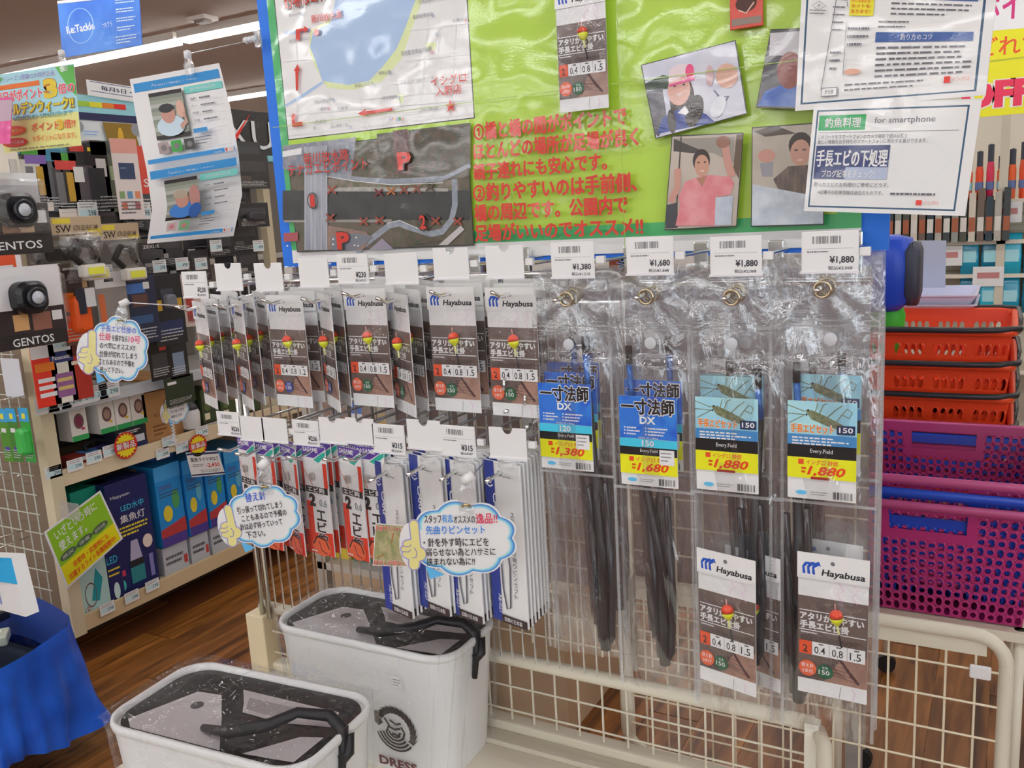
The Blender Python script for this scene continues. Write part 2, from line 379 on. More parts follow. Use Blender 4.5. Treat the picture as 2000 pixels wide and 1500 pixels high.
def pricetag(px, py, w, h, label, x=-2.735, txt='298', col='bcd6e2', rz=pi/2):
    p = at(px, py, x=x); r = thing('price_ticket', label, 'price tag', p, rz, 'shelf price tickets')
    MB().box(-w/2, w/2, 0, .0015, -h/2, h/2, M('dfe3e6', .3, 'pack')).build('holder', r); MB().tube([(0, .002, 0), (0, max(.01, x+2.86+.38 if abs(x+2.735) < .001 else x+2.87), 0)], .0018, CHROME(), 5).build('arm', r)
    A = Art(); A.rect(-w*.44, -h*.3, w*.44, h*.1, M(col)); A.dash(-w*.4, h*.15, w*.4, h*.45, 2, M('77777c')); A.text(txt, w*.0, -h*.25, w*.4, h*.28, M('2a2a30')); pb = MB(); A.emit(pb, flatfn()); pb.build('print', r)
# row A
facepack(55, 365, .10, .17, 'purple and clear strap pack at the near end of the top row', base='6b6080', top='c8c4be', toph=.25, blister='e9e9ee', bsize=(.35, .35, .02))
facepack(73, 350, .085, .2, 'dark light pack with green and purple top stripe and yellow figures', base='1d1a1c', top='3f9a2b', toph=.12, accent=[('7a5aa8', .1, .74, .85, .14), ('6a6a6c', .08, .2, .3, .5), ('b89022', .5, .25, .28, .45)], low='d9cfc4', lowh=.14)
facepack(104, 352, .08, .2, 'grey and blue strip pack between the two striped dark packs', base='55585e', top='3f88a8', toph=.2, accent=[('3a3a3e', .5, .1, .4, .6)])
facepack(132, 362, .09, .21, 'dark light pack with green and red top stripe and yellow figures', base='1d1a1c', top='3f9a2b', toph=.12, accent=[('cf3a34', .1, .74, .85, .14), ('6a6a6c', .08, .2, .3, .5), ('b89022', .5, .25, .28, .45)], low='d9cfc4', lowh=.14)
facepack(178, 350, .15, .25, 'black header pack with red oval logo and grey glove inside', base='50484e', top='1b1619', toph=.32, accent=[('c73628', .06, .86, .35, .08), ('e1c42c', .5, .87, .08, .05), ('2f3136', .45, .05, .42, .6), ('d8d8d4', .08, .46, .25, .2)])
facepack(216, 345, .13, .24, 'green and white camouflage pack hanging near the pink card', base='59614f', top='3c4036', toph=.2, accent=[('d8d6d0', .1, .5, .3, .25), ('9fb089', .5, .45, .35, .2), ('d9663f', .6, .2, .3, .12), ('2a2a2c', .05, .05, .9, .14)])
facepack(250, 350, .105, .27, 'pink and white hanging card with round coloured dots', base='e6cfcb', top='e29a8c', toph=.18, accent=[('1f3560', .2, .5, .6, .2), ('7c9a6a', .1, .26, .2, .09), ('5a8fb8', .4, .26, .2, .09), ('d2805a', .7, .26, .2, .09), ('c26a52', .15, .12, .2, .09), ('a85a62', .65, .12, .2, .09)], x=-2.66, lean=.0)
facepack(277, 352, .12, .24, 'red fronted dark pack beside the curled paper sheet', base='3a4048', top='e0483a', toph=.35, accent=[('d9402f', .4, .3, .5, .4)], txt='S', tpos=(.55, .4, .2, .12))
facepack(60, 420, .10, .14, 'grey back pack under the first striped dark pack', base='77777c', x=-2.78); facepack(115, 420, .12, .15, 'wide grey back pack in the second tier', base='6f6f75', x=-2.78)
facepack(165, 432, .11, .15, 'black pack with silver sticker in the second tier', base='2a282c', accent=[('cdd6dc', .25, .5, .5, .3)], x=-2.77); facepack(215, 425, .11, .15, 'charcoal backed pack under the camouflage pack', base='3d3b3f', x=-2.78)
facepack(262, 415, .09, .12, 'black pack with a yellow round sticker', base='2b2b2f', accent=[('e8c62c', .2, .4, .45, .4)], x=-2.76)
for k, (px, py) in enumerate(((172, 412), (278, 412))): pricetag(px, py, .075, .06, ('silver ticket below the grey glove pack', 'pale ticket beside the yellow sticker pack')[k])
# row B
facepack(22, 405, .19, .2, 'clear pack with a round black head torch at the near end', base='b5b2b4', top='e4e2e4', toph=.18, blister='26262a', bsize=(.62, .5, .05), x=-2.6, clear=.05, dash=False, lens=1)
gp = facepack(33, 447, .22, .15, 'black and yellow headlight pack with white capital lettering, upper one', base='201b1b', accent=[('d8c62b', 0, .45, .25, .3), ('8a6a50', .3, .42, .25, .4), ('b59a78', .55, .42, .2, .4), ('ece8e0', .8, .6, .15, .25)], txt='GENTOS', tpos=(.05, .1, .78, .16), dash=False, x=-2.58)
for k, (px, py, t) in enumerate(((150, 440, 'SW'), (158, 447, 'W'), (234, 452, 'SW'))):
    r = facepack(px, py, .155 if k else .18, .055, ('kraft header bag with big black SW, nearer one', 'kraft header bag tucked behind the nearer SW bag', 'kraft header bag with big black SW beside the black packs')[k], 'bag', 'kraft topped head lamp bags', base='b39d80', accent=[('d8c53a', .03, .62, .35, .3), ('c8b040', .7, .05, .28, .25)], txt=t, tcol='2d2622', tpos=(.08, .12, .3, .42), txt2=('ULTRA LED HEAD LAMP', '5a4a3c', .42, .2, .5, .3), dash=False, x=-2.62 - k*.02, name="lamp_bag")
    mb = MB(); mb.grid(lambda u, v, k=k: Vector(((u-.5)*(.13+.03*sin(v*7+k)), -.02*sin(u*pi)*(1+sin(v*5)) - .01, -.02 - v*.15)), 8, 10, film('bag_film', 45, .008, .05, .08)); mb.build('bag', r, smooth=True)
    mb = MB().box(-.03, .05, -.05, -.01, -.165, -.125, M('cfcac0', .35)); o = mb.build('lamp', r, bevel=.006); MB().box(-.018, .038, -.053, -.049, -.157, -.135, M('d9d94a', .3)).build('reflector', o)
    MB().tube([(-.02, -.02, -.12), (-.05, -.02, -.09), (-.03, -.03, -.05), (.02, -.02, -.06), (.03, -.02, -.11)], .012, M('26221f', .6), 6).build('strap', r, smooth=True)
facepack(97, 495, .16, .1, 'clear pack with a folded brown visor, low at the near end', base='8a7a68', blister='2b2624', bsize=(.8, .5, .05), x=-2.66, clear=.05, dash=False)
dark = [(282, 440, .12, .1), (330, 485, .13, .14), (382, 478, .12, .12), (430, 470, .14, .13), (478, 462, .16, .14), (300, 505, .12, .12), (455, 380, .2, .12), (492, 335, .2, .14), (480, 300, .18, .1), (495, 420, .18, .1),
        (345, 520, .1, .12), (392, 518, .1, .12), (440, 520, .1, .12), (485, 515, .12, .12), (335, 562, .1, .1), (430, 575, .1, .1), (470, 575, .1, .1), (505, 560, .1, .12)]
for k, (px, py, w, h) in enumerate(dark):
    xx = FX + (.08 if k % 2 else .02)
    facepack(px, py, w, h, f"black tackle pack with tiny white print, {ORD[k % 9]} of the {'upper' if k < 9 else 'lower'} dark ones", group='black packs along the far shelf', base=('1b1a1d', '262427', '2f2a2c')[k % 3], accent=[(('5a5650', '8f8a86', 'c9c9c9', '4a4038')[k % 4], .15, .25, .3, .12), ('39363a', .1, .5, .8, .3)], txt='ZEXUS' if k % 5 == 0 else None, tcol='c9c9c9', tpos=(.15, .82, .6, .1), blister='3a393e' if k % 3 == 0 else None, bsize=(.5, .35, .03), x=xx)
for k, (px, py) in enumerate(((140, 532), (206, 530), (312, 520), (356, 515), (393, 515), (422, 480), (505, 480), (444, 572), (512, 570), (120, 672), (310, 643), (350, 640))):
    pricetag(px, py, .06, .045, f"small pale blue price ticket, {ORD[k]} along the packs", txt=('498', '980', '298')[k % 3])
# row C
facepack(6, 575, .11, .23, 'orange and yellow lamp box at the very near edge', 'box', base='e6502a', accent=[('f0d22c', .1, .05, .8, .5), ('f7f0e2', .1, .72, .8, .14)], txt='230', tpos=(.1, .72, .7, .12), tcol='e9e4e4', x=-2.58)
facepack(52, 600, .24, .24, 'large head torch pack with a black lamp and white capital lettering', base='1f1a1d', top='d9d7da', toph=.82, accent=[('2b2024', 0, .18, 1, .3), ('cfa06a', .3, .22, .2, .2), ('8a5a4a', .55, .2, .25, .22), ('e9e4da', .82, .3, .14, .12), ('e9e7ea', .05, .88, .5, .1)], txt='GENTOS', tpos=(.25, .03, .55, .1), dash=False, blister='17171b', bsize=(.42, .4, .05), bpos=.62, x=-2.56, lens=1)
facepack(96, 585, .10, .2, 'clear pack with white elastic straps and a red label', base='a89a9a', top='c8b8b4', toph=.3, accent=[('c0343a', .1, .86, .8, .08), ('c9c02f', .1, .78, .8, .06)], x=-2.6, clear=.03)
o = facepack(150, 600, .11, .24, 'orange and black torch on a brown card', base='5a3a2a', top='3a2620', toph=.3, accent=[('d8701f', .1, .45, .35, .25), ('e9501f', .05, .05, .9, .35), ('c8a87a', .78, .75, .16, .2)], blister='f2571f', bsize=(.5, .5, .04), bpos=.4, x=-2.64)
MB().box(.0, .035, -.052, -.04, .0, .06, M('c9c9c9', .3)).build('lens', o); MB().box(-.02, .0, -.05, -.03, -.02, .06, M('1f2330')).build('grip', o)
facepack(222, 600, .12, .24, 'white topped hook pack with a black bolt picture', base='8a8480', top='e4e0df', toph=.22, accent=[('2b2b2b', .3, .86, .3, .05), ('c9683a', .05, .2, .2, .5)], x=-2.66)
facepack(279, 605, .13, .24, 'black and blue lamp card with a white sticker', base='1b2340', accent=[('3b6bb0', .05, .75, .6, .14), ('e9e9e9', .6, .8, .2, .1), ('5a3a34', .2, .55, .5, .18), ('2c4f7a', .1, .3, .7, .12)], x=-2.68)
facepack(330, 605, .14, .26, 'black hexagon lamp card with gold flashes', base='17181f', accent=[('c8a030', .1, .5, .2, .15), ('c8a030', .75, .5, .2, .15), ('1f2b55', .1, .15, .8, .2), ('3b3c46', .3, .5, .4, .3)], blister='6b6e78', bsize=(.3, .2, .03), bpos=.62, x=-2.7)
facepack(382, 585, .12, .2, 'white and pink card partly hidden behind the first price tag', base='c9b8b0', accent=[('b03a34', .1, .1, .3, .5)], x=-2.74)
# row D
facepack(90, 735, .085, .2, 'red battery pack at the near end of the battery row', base='d8301f', top='e9e0d8', toph=.2, accent=[('e2761f', .1, .58, .8, .14), ('d9d9dc', .15, .4, .7, .07), ('d9d9dc', .15, .28, .7, .07), ('d9d9dc', .15, .16, .7, .07)], dash=False)
facepack(124, 728, .085, .2, 'cream battery pack with a dark blue top', base='e0d6c8', top='1d2f70', toph=.32, accent=[('8a5a8a', .15, .1, .75, .4), ('c9b06a', .2, .36, .65, .06), ('c9b06a', .2, .22, .65, .06)], txt='Panasonic', tpos=(.12, .73, .75, .07), dash=False)
facepack(156, 722, .08, .2, 'dark red battery pack behind the tall speech bubble', base='a82a1f', top='5a1a18', toph=.25, accent=[('d9c8b8', .15, .6, .7, .06)], dash=False)
facepack(312, 690, .1, .2, 'black lure case pack with red square, beside the bubble', base='151416', accent=[('c9302c', .5, .55, .3, .12), ('3a3a3e', .1, .1, .7, .4)], txt='ZEXUS', tpos=(.2, .78, .6, .07), x=-2.78)
facepack(347, 688, .09, .2, 'black lure case pack beside the first rig card', base='1c1c20', accent=[('7a8aa0', .2, .1, .6, .4)], x=-2.78)
facepack(352, 762, .14, .11, 'green camouflage box lid above the small bubble', 'box', base='23301f', accent=[('e4e4dc', .1, .75, .3, .1)], x=-2.78)
for k, px in enumerate((92, 116, 141, 166, 190, 214)): pricetag(px, 792-(px-92)*.25, .085, .055, f"white shelf edge ticket, {ORD[k]} under the batteries", x=-2.815)
# boxes on the shelves
def carton(x0, x1, y0, y1, z0, z1, m, label, art=None, cat='box', group=None, flap=None, faceart=None, name='carton'):
    r = thing(name, label, cat, ((x0+x1)/2, (y0+y1)/2, z0), 0, group); w, d, h = x1-x0, y1-y0, z1-z0
    MB().box(-w/2, w/2, -d/2, d/2, 0, h, m).build('body', r, bevel=.0015)
    if art:   # art on the +x face: u along y, v up
        pb = MB(); art.emit(pb, lambda u, v, k: Vector((w/2+.0006+k*.0002, -d/2+u*d, v*h))); pb.build('print', r)
    if flap: MB().box(-w/2+.005, w/2-.005, -.002, .002, h, h+.001, flap).build('flap', r)
    return r
for k, y in enumerate((1.945, 2.06, 2.13, 2.20)):
    A = Art(); A.rect(0, .0, 1, .14, M('2f9a55')); A.rect(0, .86, 1, 1, M('4a4646')); A.oval(.5, .5, .3, M('6b4a48'), .2); A.oval(.5, .5, .2, M('9a8070' if k else '7a2a4a'), .13); A.rect(.6, .26, .8, .32, M('e0b02c' if k else 'c03070'))
    carton(-2.96, -2.885, y, y+.066, .79, .93, M('d9d4cc'), ('white and green roll box set apart at the near end', 'white and green roll box, first of the three together', 'white and green roll box, middle of the three together', 'white and green roll box nearest the kraft carton')[k], A, group='white and green roll boxes')
A = Art(); A.text('ALCOA', .3, .55, .4, .06, M('7d5a34')); A.dash(.25, .2, .7, .42, 3, M('8a6238'), .5); A.oval(.75, .78, .07, M('9a7040'), .05)
carton(-3.2, -2.90, 2.28, 2.45, .68, .95, M('a87c4c', .7), 'tall brown kraft carton on the upper shelf', None, flap=M('8f6a40'))
kc = carton(-3.1, -2.885, 2.25, 2.395, .68, .9, M('b98a58', .7), 'shorter brown kraft carton with printed lines beside the lantern', A)
A = Art(); A.rect(0, .72, 1, 1, M('1d1d26')); A.rect(.08, .42, .92, .68, M('c9ccd8')); A.rect(0, 0, 1, .38, M('27305e')); A.dash(.1, .78, .8, .92, 2, M('dddddd'), .5)
carton(-3.0, -2.875, 2.11, 2.245, .685, .79, M('20222f'), 'dark blue and white lamp box before the kraft carton', A)
h = thing('headlamp', 'black headlamp with a round white lens on the upper shelf', 'lamp', (-2.90, 2.07, .69)); MB().lathe([(.0, 0), (.028, 0), (.03, .02), (.022, .045), (0, .05)], M('1f1f24', .35)).build('housing', h, smooth=True)
MB().lathe([(0, 0), (.014, 0), (.014, .006), (0, .008)], M('e9e9ee', .2), (.0, 0, 0)).build('lens', h).rotation_euler = (0, pi/2, 0); h.children[-1].location = (.027, 0, .025)
MB().tube([(-.02, -.04, .03), (-.04, -.05, .06), (-.05, 0, .075), (-.04, .05, .06), (-.02, .04, .03)], .008, M('18181c', .7), 6).build('strap', h, smooth=True)
ln = thing('lantern', 'small lantern with white globe and dark grey cap beside the kraft carton', 'lantern', (-2.89, 2.475, .68))
MB().lathe([(0, 0), (.034, 0), (.034, .03), (.03, .035)], M('3c3d42', .4)).build('base', ln, smooth=True); MB().lathe([(.03, .035), (.036, .04), (.038, .10), (.032, .115), (0, .115)], M('e8e6e4', .35)).build('globe', ln, smooth=True)
MB().lathe([(.034, .115), (.028, .13), (.012, .15), (0, .155)], M('4a4b50', .4)).build('cap', ln, smooth=True); MB().tube([(0, -.03, .12), (0, -.022, .165), (0, .022, .165), (0, .03, .12)], .0025, M('55565c', .4)).build('handle', ln)
for k, (y, w) in enumerate(((2.53, .09), (2.63, .1), (2.75, .12))):
    A = Art(); A.rect(.0, .0, 1, .25, M('2a261c')); A.dash(.1, .08, .9, .22, 2, M('d9d6cc'), .6); A.oval(.3, .6, .18, M('5a6a3c'), .1); A.oval(.7, .75, .2, M('6f6244'), .1); A.rect(.1, .3, .4, .45, M('d9cfb2'))
    carton(-3.0, -2.88, y, y+w, .68, .86-.02*k, M('3c4a2c', .6), f"olive camouflage box on the upper shelf, {ORD[k]} past the lantern", A, group='camouflage boxes')
for k, (y, c, lab) in enumerate(((1.93, '8c2f28', 'small red and white sachet box by the shelf post'), (2.0, '4a78b8', 'flat blue box with an orange edge on the upper shelf'), (2.065, '5a4fa0', 'flat violet box with an orange edge on the upper shelf'))):
    A = Art(); A.rect(0, .75, 1, 1, M('e2763a' if k else 'e4e4e4')); A.dash(.1, .2, .9, .5, 2, M('e4e4ee'), .4); carton(-2.96, -2.87, y, y+.06, .68, .735, M(c), lab, A)
# lower shelf
A = Art(); A.rect(.0, .55, 1, 1, M('11977f')); A.rect(.2, .76, .8, .8, M('0b5a4c')); A.dash(.1, .2, .9, .5, 3, M('cfe0a0'), .4)
carton(-3.05, -2.93, 1.93, 2.1, .15, .60, M('179a86'), 'tall teal hanging pack on the lower shelf behind the green sign', A)
A = Art(); nv = M('1b2358', .4); A.text('Hapyson', .1, .86, .45, .035, M('e4e4ee')); A.text('LED水中', .3, .74, .55, .06, M('38b8dc'), .02); A.text('集魚灯', .25, .64, .6, .07, M('e6d8d8'), .02); A.dash(.1, .52, .9, .62, 3, M('d8c83a'), .5)
A.poly([(.35, .3), (.65, .3), (.58, .47), (.42, .47)], M('a8a4c0')); A.rect(.33, .1, .67, .3, M('2a7a80')); A.rect(.33, .24, .67, .3, M('20232b')); A.oval(.82, .42, .12, M('e8c8c0'), .06); A.rect(.8, .1, .9, .3, M('7a78b0')); A.oval(.1, .12, .08, M('45b8b0'), .05); A.rect(.02, .2, .2, .25, M('c83a5a'))
carton(-3.0, -2.88, 2.035, 2.22, .15, .60, nv, 'navy LED fish lamp box with lettering on the lower shelf', A)
A = Art(); A.text('LED', .1, .6, .7, .1, M('38b8dc')); A.dash(.1, .4, .9, .55, 2, M('d8c83a')); A.oval(.5, .2, .2, M('c0d8d8'), .12); carton(-2.93, -2.865, 1.985, 2.05, .15, .42, nv, 'narrow navy lamp box beside the big navy one', A)
A = Art(); A.poly([(.35, .25), (.6, .2), (.8, .55), (.6, .75)], M('1f8f9a')); A.ring(.35, .35, .2, .02, M('6b4a44')); A.text('LED', .1, .08, .2, .1, M('b03040'), 0)
carton(-2.9, -2.865, 1.87, 1.99, .15, .38, M('a9ccc8', .3, 'pack'), 'pale green boxed torch at the near end of the lower shelf', A)
for k, (y, d) in enumerate(((2.27, .13), (2.41, .1), (2.52, .1), (2.63, .1), (2.74, .1))):
    A = Art(); A.rect(0, .82, 1, 1, M('3f9ad8')); A.rect(0, 0, 1, .12, M('4a3a8a')); A.poly([(0, .12), (1, .12), (1, .3), (0, .22)], M('b03a3c')); A.oval(.35, .4, .18, M('d8c23a'), .1); A.oval(.7, .55, .15, M('58a8c8' if k % 2 else '4a9a5a'), .12); A.rect(.1, .7, .6, .76, M('3a6aa8')); A.dash(.1, .6, .9, .68, 2, M('4a4a55'))
    carton(-3.25, -2.9, y, y+d-.005, .27, .60-.01*k, M('1f86cc', .4), f"blue and white accessory box on the lower shelf, {ORD[k]} from the navy box", A, group='blue and white boxes')
    A = Art(); A.dash(.1, .3, .8, .7, 2, M('55555a'), .5); A.rect(.8, .2, .95, .5, M('b03a3c')); carton(-3.2, -2.91, y, y+d-.005, .15, .265, M('aeb0b8', .5), f"flat grey box under the {ORD[k]} blue and white box", A, group='flat grey boxes')
for k, y in enumerate((2.3, 2.42, 2.6)): carton(-3.3, -3.0, y-.25, y-.14, .15, .56+.03*k, M(('2d5ea8', '8a7a5a', '2d5ea8')[k]), f"{('blue', 'tan', 'bright blue')[k]} storage box deep on the lower shelf", None)
for k, (px, py) in enumerate(((105, 922), (147, 908), (184, 893), (216, 880), (330, 862), (210, 1188), (258, 1165), (298, 1143), (318, 885), (356, 873), (395, 842))):
    pricetag(px, py, .062, .042, f"blue and white ticket on the shelf front rails, {ORD[k]} one", x=FX+.02)
# starbursts
def burst(px, py, x, r0, label):
    c = at(px, py, x=x); r = thing('sale_badge', label, 'badge', c, pi/2, 'starburst badges')
    MB().prism([(r0*cos(a*pi/16), r0*sin(a*pi/16)) for a in range(32)], 0, .0015, M('b8261f', .4, 'pack')).build('disc', r)
    A = Art(); A.poly([((.93 if i % 2 else .74)*r0*cos(i*pi/18), (.93 if i % 2 else .74)*r0*sin(i*pi/18)) for i in range(36)], M('f2c81e')); A.rect(-r0*.95, -r0*.3, r0*.95, r0*.3, M('c92a22')); A.text('新製品', -r0*.8, -r0*.24, r0*1.6, r0*.5, M('f4e8d8'), .03, out=M('a81c16'))
    pb = MB(); A.emit(pb, flatfn()); pb.build('print', r)
burst(246, 870, -2.83, .05, 'red and yellow starburst badge at the middle of the upper shelf rail'); burst(387, 870, -2.83, .045, 'red and yellow starburst badge above the white lamp price card')
# card under badge, quad placed
p0, p1, p2, p3 = at(375, 932, x=-2.83), at(440, 926, x=-2.83), at(425, 880, x=-2.83), at(363, 884, x=-2.83)
A = Art(); A.rect(.0, .88, 1, .96, M('22305e')); A.rect(0, .04, 1, .1, M('22305e')); A.text('集魚ライトVOLT', .08, .6, .86, .18, M('26262c'), .015); A.dash(.1, .38, .45, .52, 2, M('666666')); A.text('-2,430', .5, .32, .42, .2, M('c8281f'), .015); A.dash(.3, .14, .9, .28, 2, M('777777'))
sheet('price_card', 'white lamp price card with red figures hanging from the upper shelf', 'card', (p0, p1, p2, p3), A, M('e6e8ea', .35, 'pack'))
# green sign
q = [at(131, 1150, x=-2.80), at(240, 1052, x=-2.80), at(196, 958, x=-2.80), at(86, 1040, x=-2.80)]
A = Art(); A.rect(.03, .36, .97, .97, M('86b82a', .4)); A.rect(.03, .03, .97, .36, M('f4d21c', .4)); A.text('いざという時に', .12, .76, .72, .16, M('f0eee8'), .02); A.text('使えます。', .12, .56, .46, .16, M('f0eee8'), .02)
for x, t in ((.06, '防災'), (.34, '停電'), (.62, '自然災害')): A.oval(x+.14, .46, .14, M('4b5f4a'), .065); A.text(t, x+.05, .43, .18, .06, M('c8d0b8'))
A.text('非常時・災害時にも', .2, .2, .62, .1, M('e0461f'), .02); A.text('活躍するライト各種展開中!', .08, .07, .82, .1, M('e0461f'), .02)
sheet('sale_sign', 'tilted green and yellow card sign clipped to the shelf post', 'sign', q, A, M('e4e6da', .4, 'pack'), th=.002)
MB().box(0, .1, -.002, .002, -.03, .03, film('clip_film', 40, .004, .15, .12)).build('sign_clip', loc=at(118, 995, x=-2.80)); tag(bpy.data.objects['sign_clip'], 'clear plastic clip holding the tilted green sign on the post', 'clip')

# end of the shelf run: wire panel facing the camera, with small packs
EC = thing('display_grid', 'white wire grid panel at the end of the left shelf', 'panel', (-2.9, 1.795, 0))
wm = M('bfc4ba', .45)
for k in range(8): MB().tube([(-.02-k*.055, 0, .2), (-.02-k*.055, 0, 1.6)], .0022, wm, 5).build('wire', EC)
for k in range(20): MB().tube([(.0, -.004, .22+k*.07), (-.44, -.004, .22+k*.07)], .0022, wm, 5).build('wire', EC)
e2 = dict(plane='y', rz=0, group='small packs on the end panel')
for k, (px, py, c) in enumerate(((10, 850, '4a8a2a'), (28, 850, '3d7a2e'), (52, 850, '2f9a3c'))):
    facepack(px, py, .05, .18, f"green bottle pack with a sky blue top, {('outer', 'middle', 'inner')[k]} of three", base=c, top='2f9ad0', toph=.25, accent=[('f0d23a', .3, .8, .35, .1), ('4a3a9a', .3, .2, .5, .08), ('d8d8d8', .2, .55, .5, .08)], x=1.7, blister='3fae4e' if k == 2 else None, bsize=(.8, .5, .03), bpos=.4, **e2)
for k, (px, py, c) in enumerate(((10, 1010, '1f3f88'), (38, 1010, '2456a0'), (68, 1005, '2f78c4'))):
    facepack(px, py, .075, .16, f"blue pack behind the wire grid, {('outer', 'middle', 'inner')[k]} of three", base=c, top='3d8ad0', toph=.2, accent=[('c9503a', .2, .02, .5, .12)], x=1.86, **e2)
for k, (px, py) in enumerate(((38, 1105), (72, 1110))): facepack(px, py, .07, .13, f"clear sachet with blue print, {('outer', 'inner')[k]} one on the panel", base='9a9a9e', accent=[('2a4a9a', .1, .6, .8, .3)], x=1.84, **e2)
facepack(18, 510, .12, .1, 'white hang card above the orange box on the end panel', base='d8d4d6', accent=[('9a8aa0', .2, .5, .5, .1)], x=1.72, **e2)
facepack(15, 330, .12, .2, 'pale blank card behind the gold points poster', base='cfc8b8', x=1.8, **e2)
q = at(24, 735, y=1.76); MB().box(-.05, .05, -.001, .001, -.07, .06, M('c9cbd2', .5)).build('blank_card', loc=q); tag(bpy.data.objects['blank_card'], 'pale grey blank card behind the upper wire grid', 'card')
for k, (a, b) in enumerate((((0, 782), (55, 772)), ((0, 928), (18, 922)), ((35, 930), (48, 922)), ((0, 1050), (52, 1034)), ((0, 1070), (56, 1048)))):
    P, Q = at(*a, y=1.6), at(*b, y=1.79); c = (P+Q)/2; o = MB().tube([P-c, Q-c], .003, CHROME(), 6).build('peg_hook', loc=c, smooth=True); tag(o, f"empty chrome peg on the end panel, {ORD[k]} from the top", 'hook', 'empty pegs')
# blue draped bin at the lower left
bc = thing('fabric_bin', 'low display bin draped in shiny royal blue cloth', 'bin', (-2.585, 1.23, 0))
def cloth(u, v):
    a = u*2*pi; r = 1 + .035*v*sin(a*13+1+2*v)+.03*v*sin(a*23+3*sin(a*3))+.02*v*sin(v*9+a*5)
    x = .30*cos(a); y = .29*sin(a); m = max(abs(cos(a)), abs(sin(a)))**.65
    fl = 1 + .05*v + .16*v*v*max(0, sin(a*2-1.2))
    m = max(m, .84); return Vector((x/m*r*fl, y/m*r*fl, .42 - .31*v + .03*sin(a*4+2)*v - .02*cos(a*2)*(1-v)))
MB().grid(cloth, 180, 24, M('2264dc', .3, h2='1a50bc', sc=9., bump=.9)).build('cloth', bc, smooth=True)
MB().grid(lambda u, v: Vector((*(cloth(u, 0).xy*(1-.12*v)), cloth(u, 0).z - .12*v)), 64, 4, M('14347c', .6)).build('lining', bc, smooth=True)
MB().box(-.24, .24, -.24, .24, .2, .3, M('1d2a3a', .7)).build('insert', bc)
for i in range(7):
    p = Vector((-2.60+.06*(i % 3)-.04, 1.28+.07*(i//3), .34+.012*i)); c = ('2f6a3a', '8a8f3a', '1a1a20', 'c9cdd0', '28407a', 'a8b0a0', '1d1d22')[i]
    r = thing('packet', f"{('green', 'olive', 'black', 'silver', 'navy', 'pale grey', 'charcoal')[i]} packet lying in the blue bin", 'packet', p, i*.8, 'packets in the blue bin'); MB().box(-.05, .05, -.035, .035, -.03, .0, M(c, .25, 'pack')).build('body', r, bevel=.005); MB().box(-.03, .03, -.02, .02, 0, .001, M('e0e0e0', .4)).build('print', r)
A = Art(); A.rect(0, .55, 1, 1, M('1fa0dc')); A.rect(.35, .12, .55, .42, M('8f98c8')); A.poly([(.0, .5), (.25, .3), (.0, .1)], M('4a4458'))
q = [at(-40, 1180, y=1.15), at(50, 1205, y=1.1), at(22, 1090, y=1.12), at(-70, 1085, y=1.15)]
sheet('package_box', 'sky blue and white boxed pack standing in the blue bin', 'box', q, A, M('dfe2e6', .4), th=.03)
# ---------------- the notice board ----------------
BY = 1.45
def B(px, py): p = at(px, py, y=BY); return (p.x, p.z)
lam = lambda h, **k: M(h, .35, 'lam', **k)
bl, br = B(550, 530), B(1735, 480)
X0, X1, Z0, Z1 = B(530, 300)[0], br[0], B(600, 521)[1], 2.02
NB = thing('notice_board', 'large blue backed fishing spot notice board with a glossy green poster', 'notice board', (0, BY, 0))
MB().box(X0, X1, .003, .016, Z0, Z1, M('1f6fd8', .5, bump=.2)).build('backing_board', NB)
A = Art()
gx0, gx1 = B(541, 200)[0], B(1683, 420)[0]; wz = B(600, 512)[1]; gz = B(700, 478)[1]
A.rect(gx0, Z0+.008, gx1+.0, 2.02, lam('e9ebf2'))
A.rect(gx0, B(600, 488)[1], gx1, 2.02, lam('3fa763'))
A.rect(B(556, 200)[0], B(700, 462)[1], gx1-.035, 2.02, lam('a3c63c'))
TXR = lam('c4281a')
def T(s, px0, yt, yb, px1, m=TXR, bold=.015, **k):
    a = B(px0, yb); x1 = B(px1, yb)[0]; h = B(px0, yt)[1] - a[1]
    A.text(s, a[0], a[1], x1-a[0], h, m, bold, **k)
# area map
mz0, mz1 = B(700, 256)[1], 2.02; mx0, mx1 = B(557, 200)[0], B(919, 120)[0]
blk = lam('1b1b1e'); A.rect(mx0-.002, mz0-.002, mx1+.002, mz1, blk); A.rect(mx0, mz0, mx1, mz1, lam('e3e0e4'))
pl = lambda l, m: A.poly([B(*q) for q in l], m)
wat = lam('9fb9e0'); park = lam('cfe0a4')
pl([(668, 0), (640, 40), (607, 60), (604, 98), (616, 130), (632, 160), (640, 172), (690, 176), (745, 160), (785, 115), (800, 70), (825, 0)], park)
pl([(661, -20), (645, 45), (612, 62), (606, 92), (616, 118), (630, 158), (680, 166), (722, 158), (748, 130), (775, 95), (790, 60), (812, 0), (815, -20)], wat)
pl([(557, 62), (606, 55), (606, 62), (557, 68)], wat); pl([(557, 205), (600, 178), (630, 158), (633, 162), (603, 184), (557, 210)], wat)
pl([(832, 84), (853, 82), (851, 97), (830, 97)], park); pl([(775, 185), (790, 183), (787, 202), (777, 198)], park)
wht = lam('f2f2f4')
for l in (((840, 0), (820, 230)), ((862, 0), (848, 228)), ((895, 0), (880, 225)), ((800, 60), (918, 45)), ((790, 120), (918, 105)), ((760, 165), (918, 150)), ((700, 195), (918, 175)), ((560, 225), (918, 195)), ((640, 180), (650, 262)), ((700, 180), (715, 252)), ((580, 190), (585, 270)), ((770, 140), (790, 240)), ((557, 120), (600, 116)), ((575, 60), (590, 190))): A.line([B(*q) for q in l], .0016, wht)
gt = lam('8a8a94')
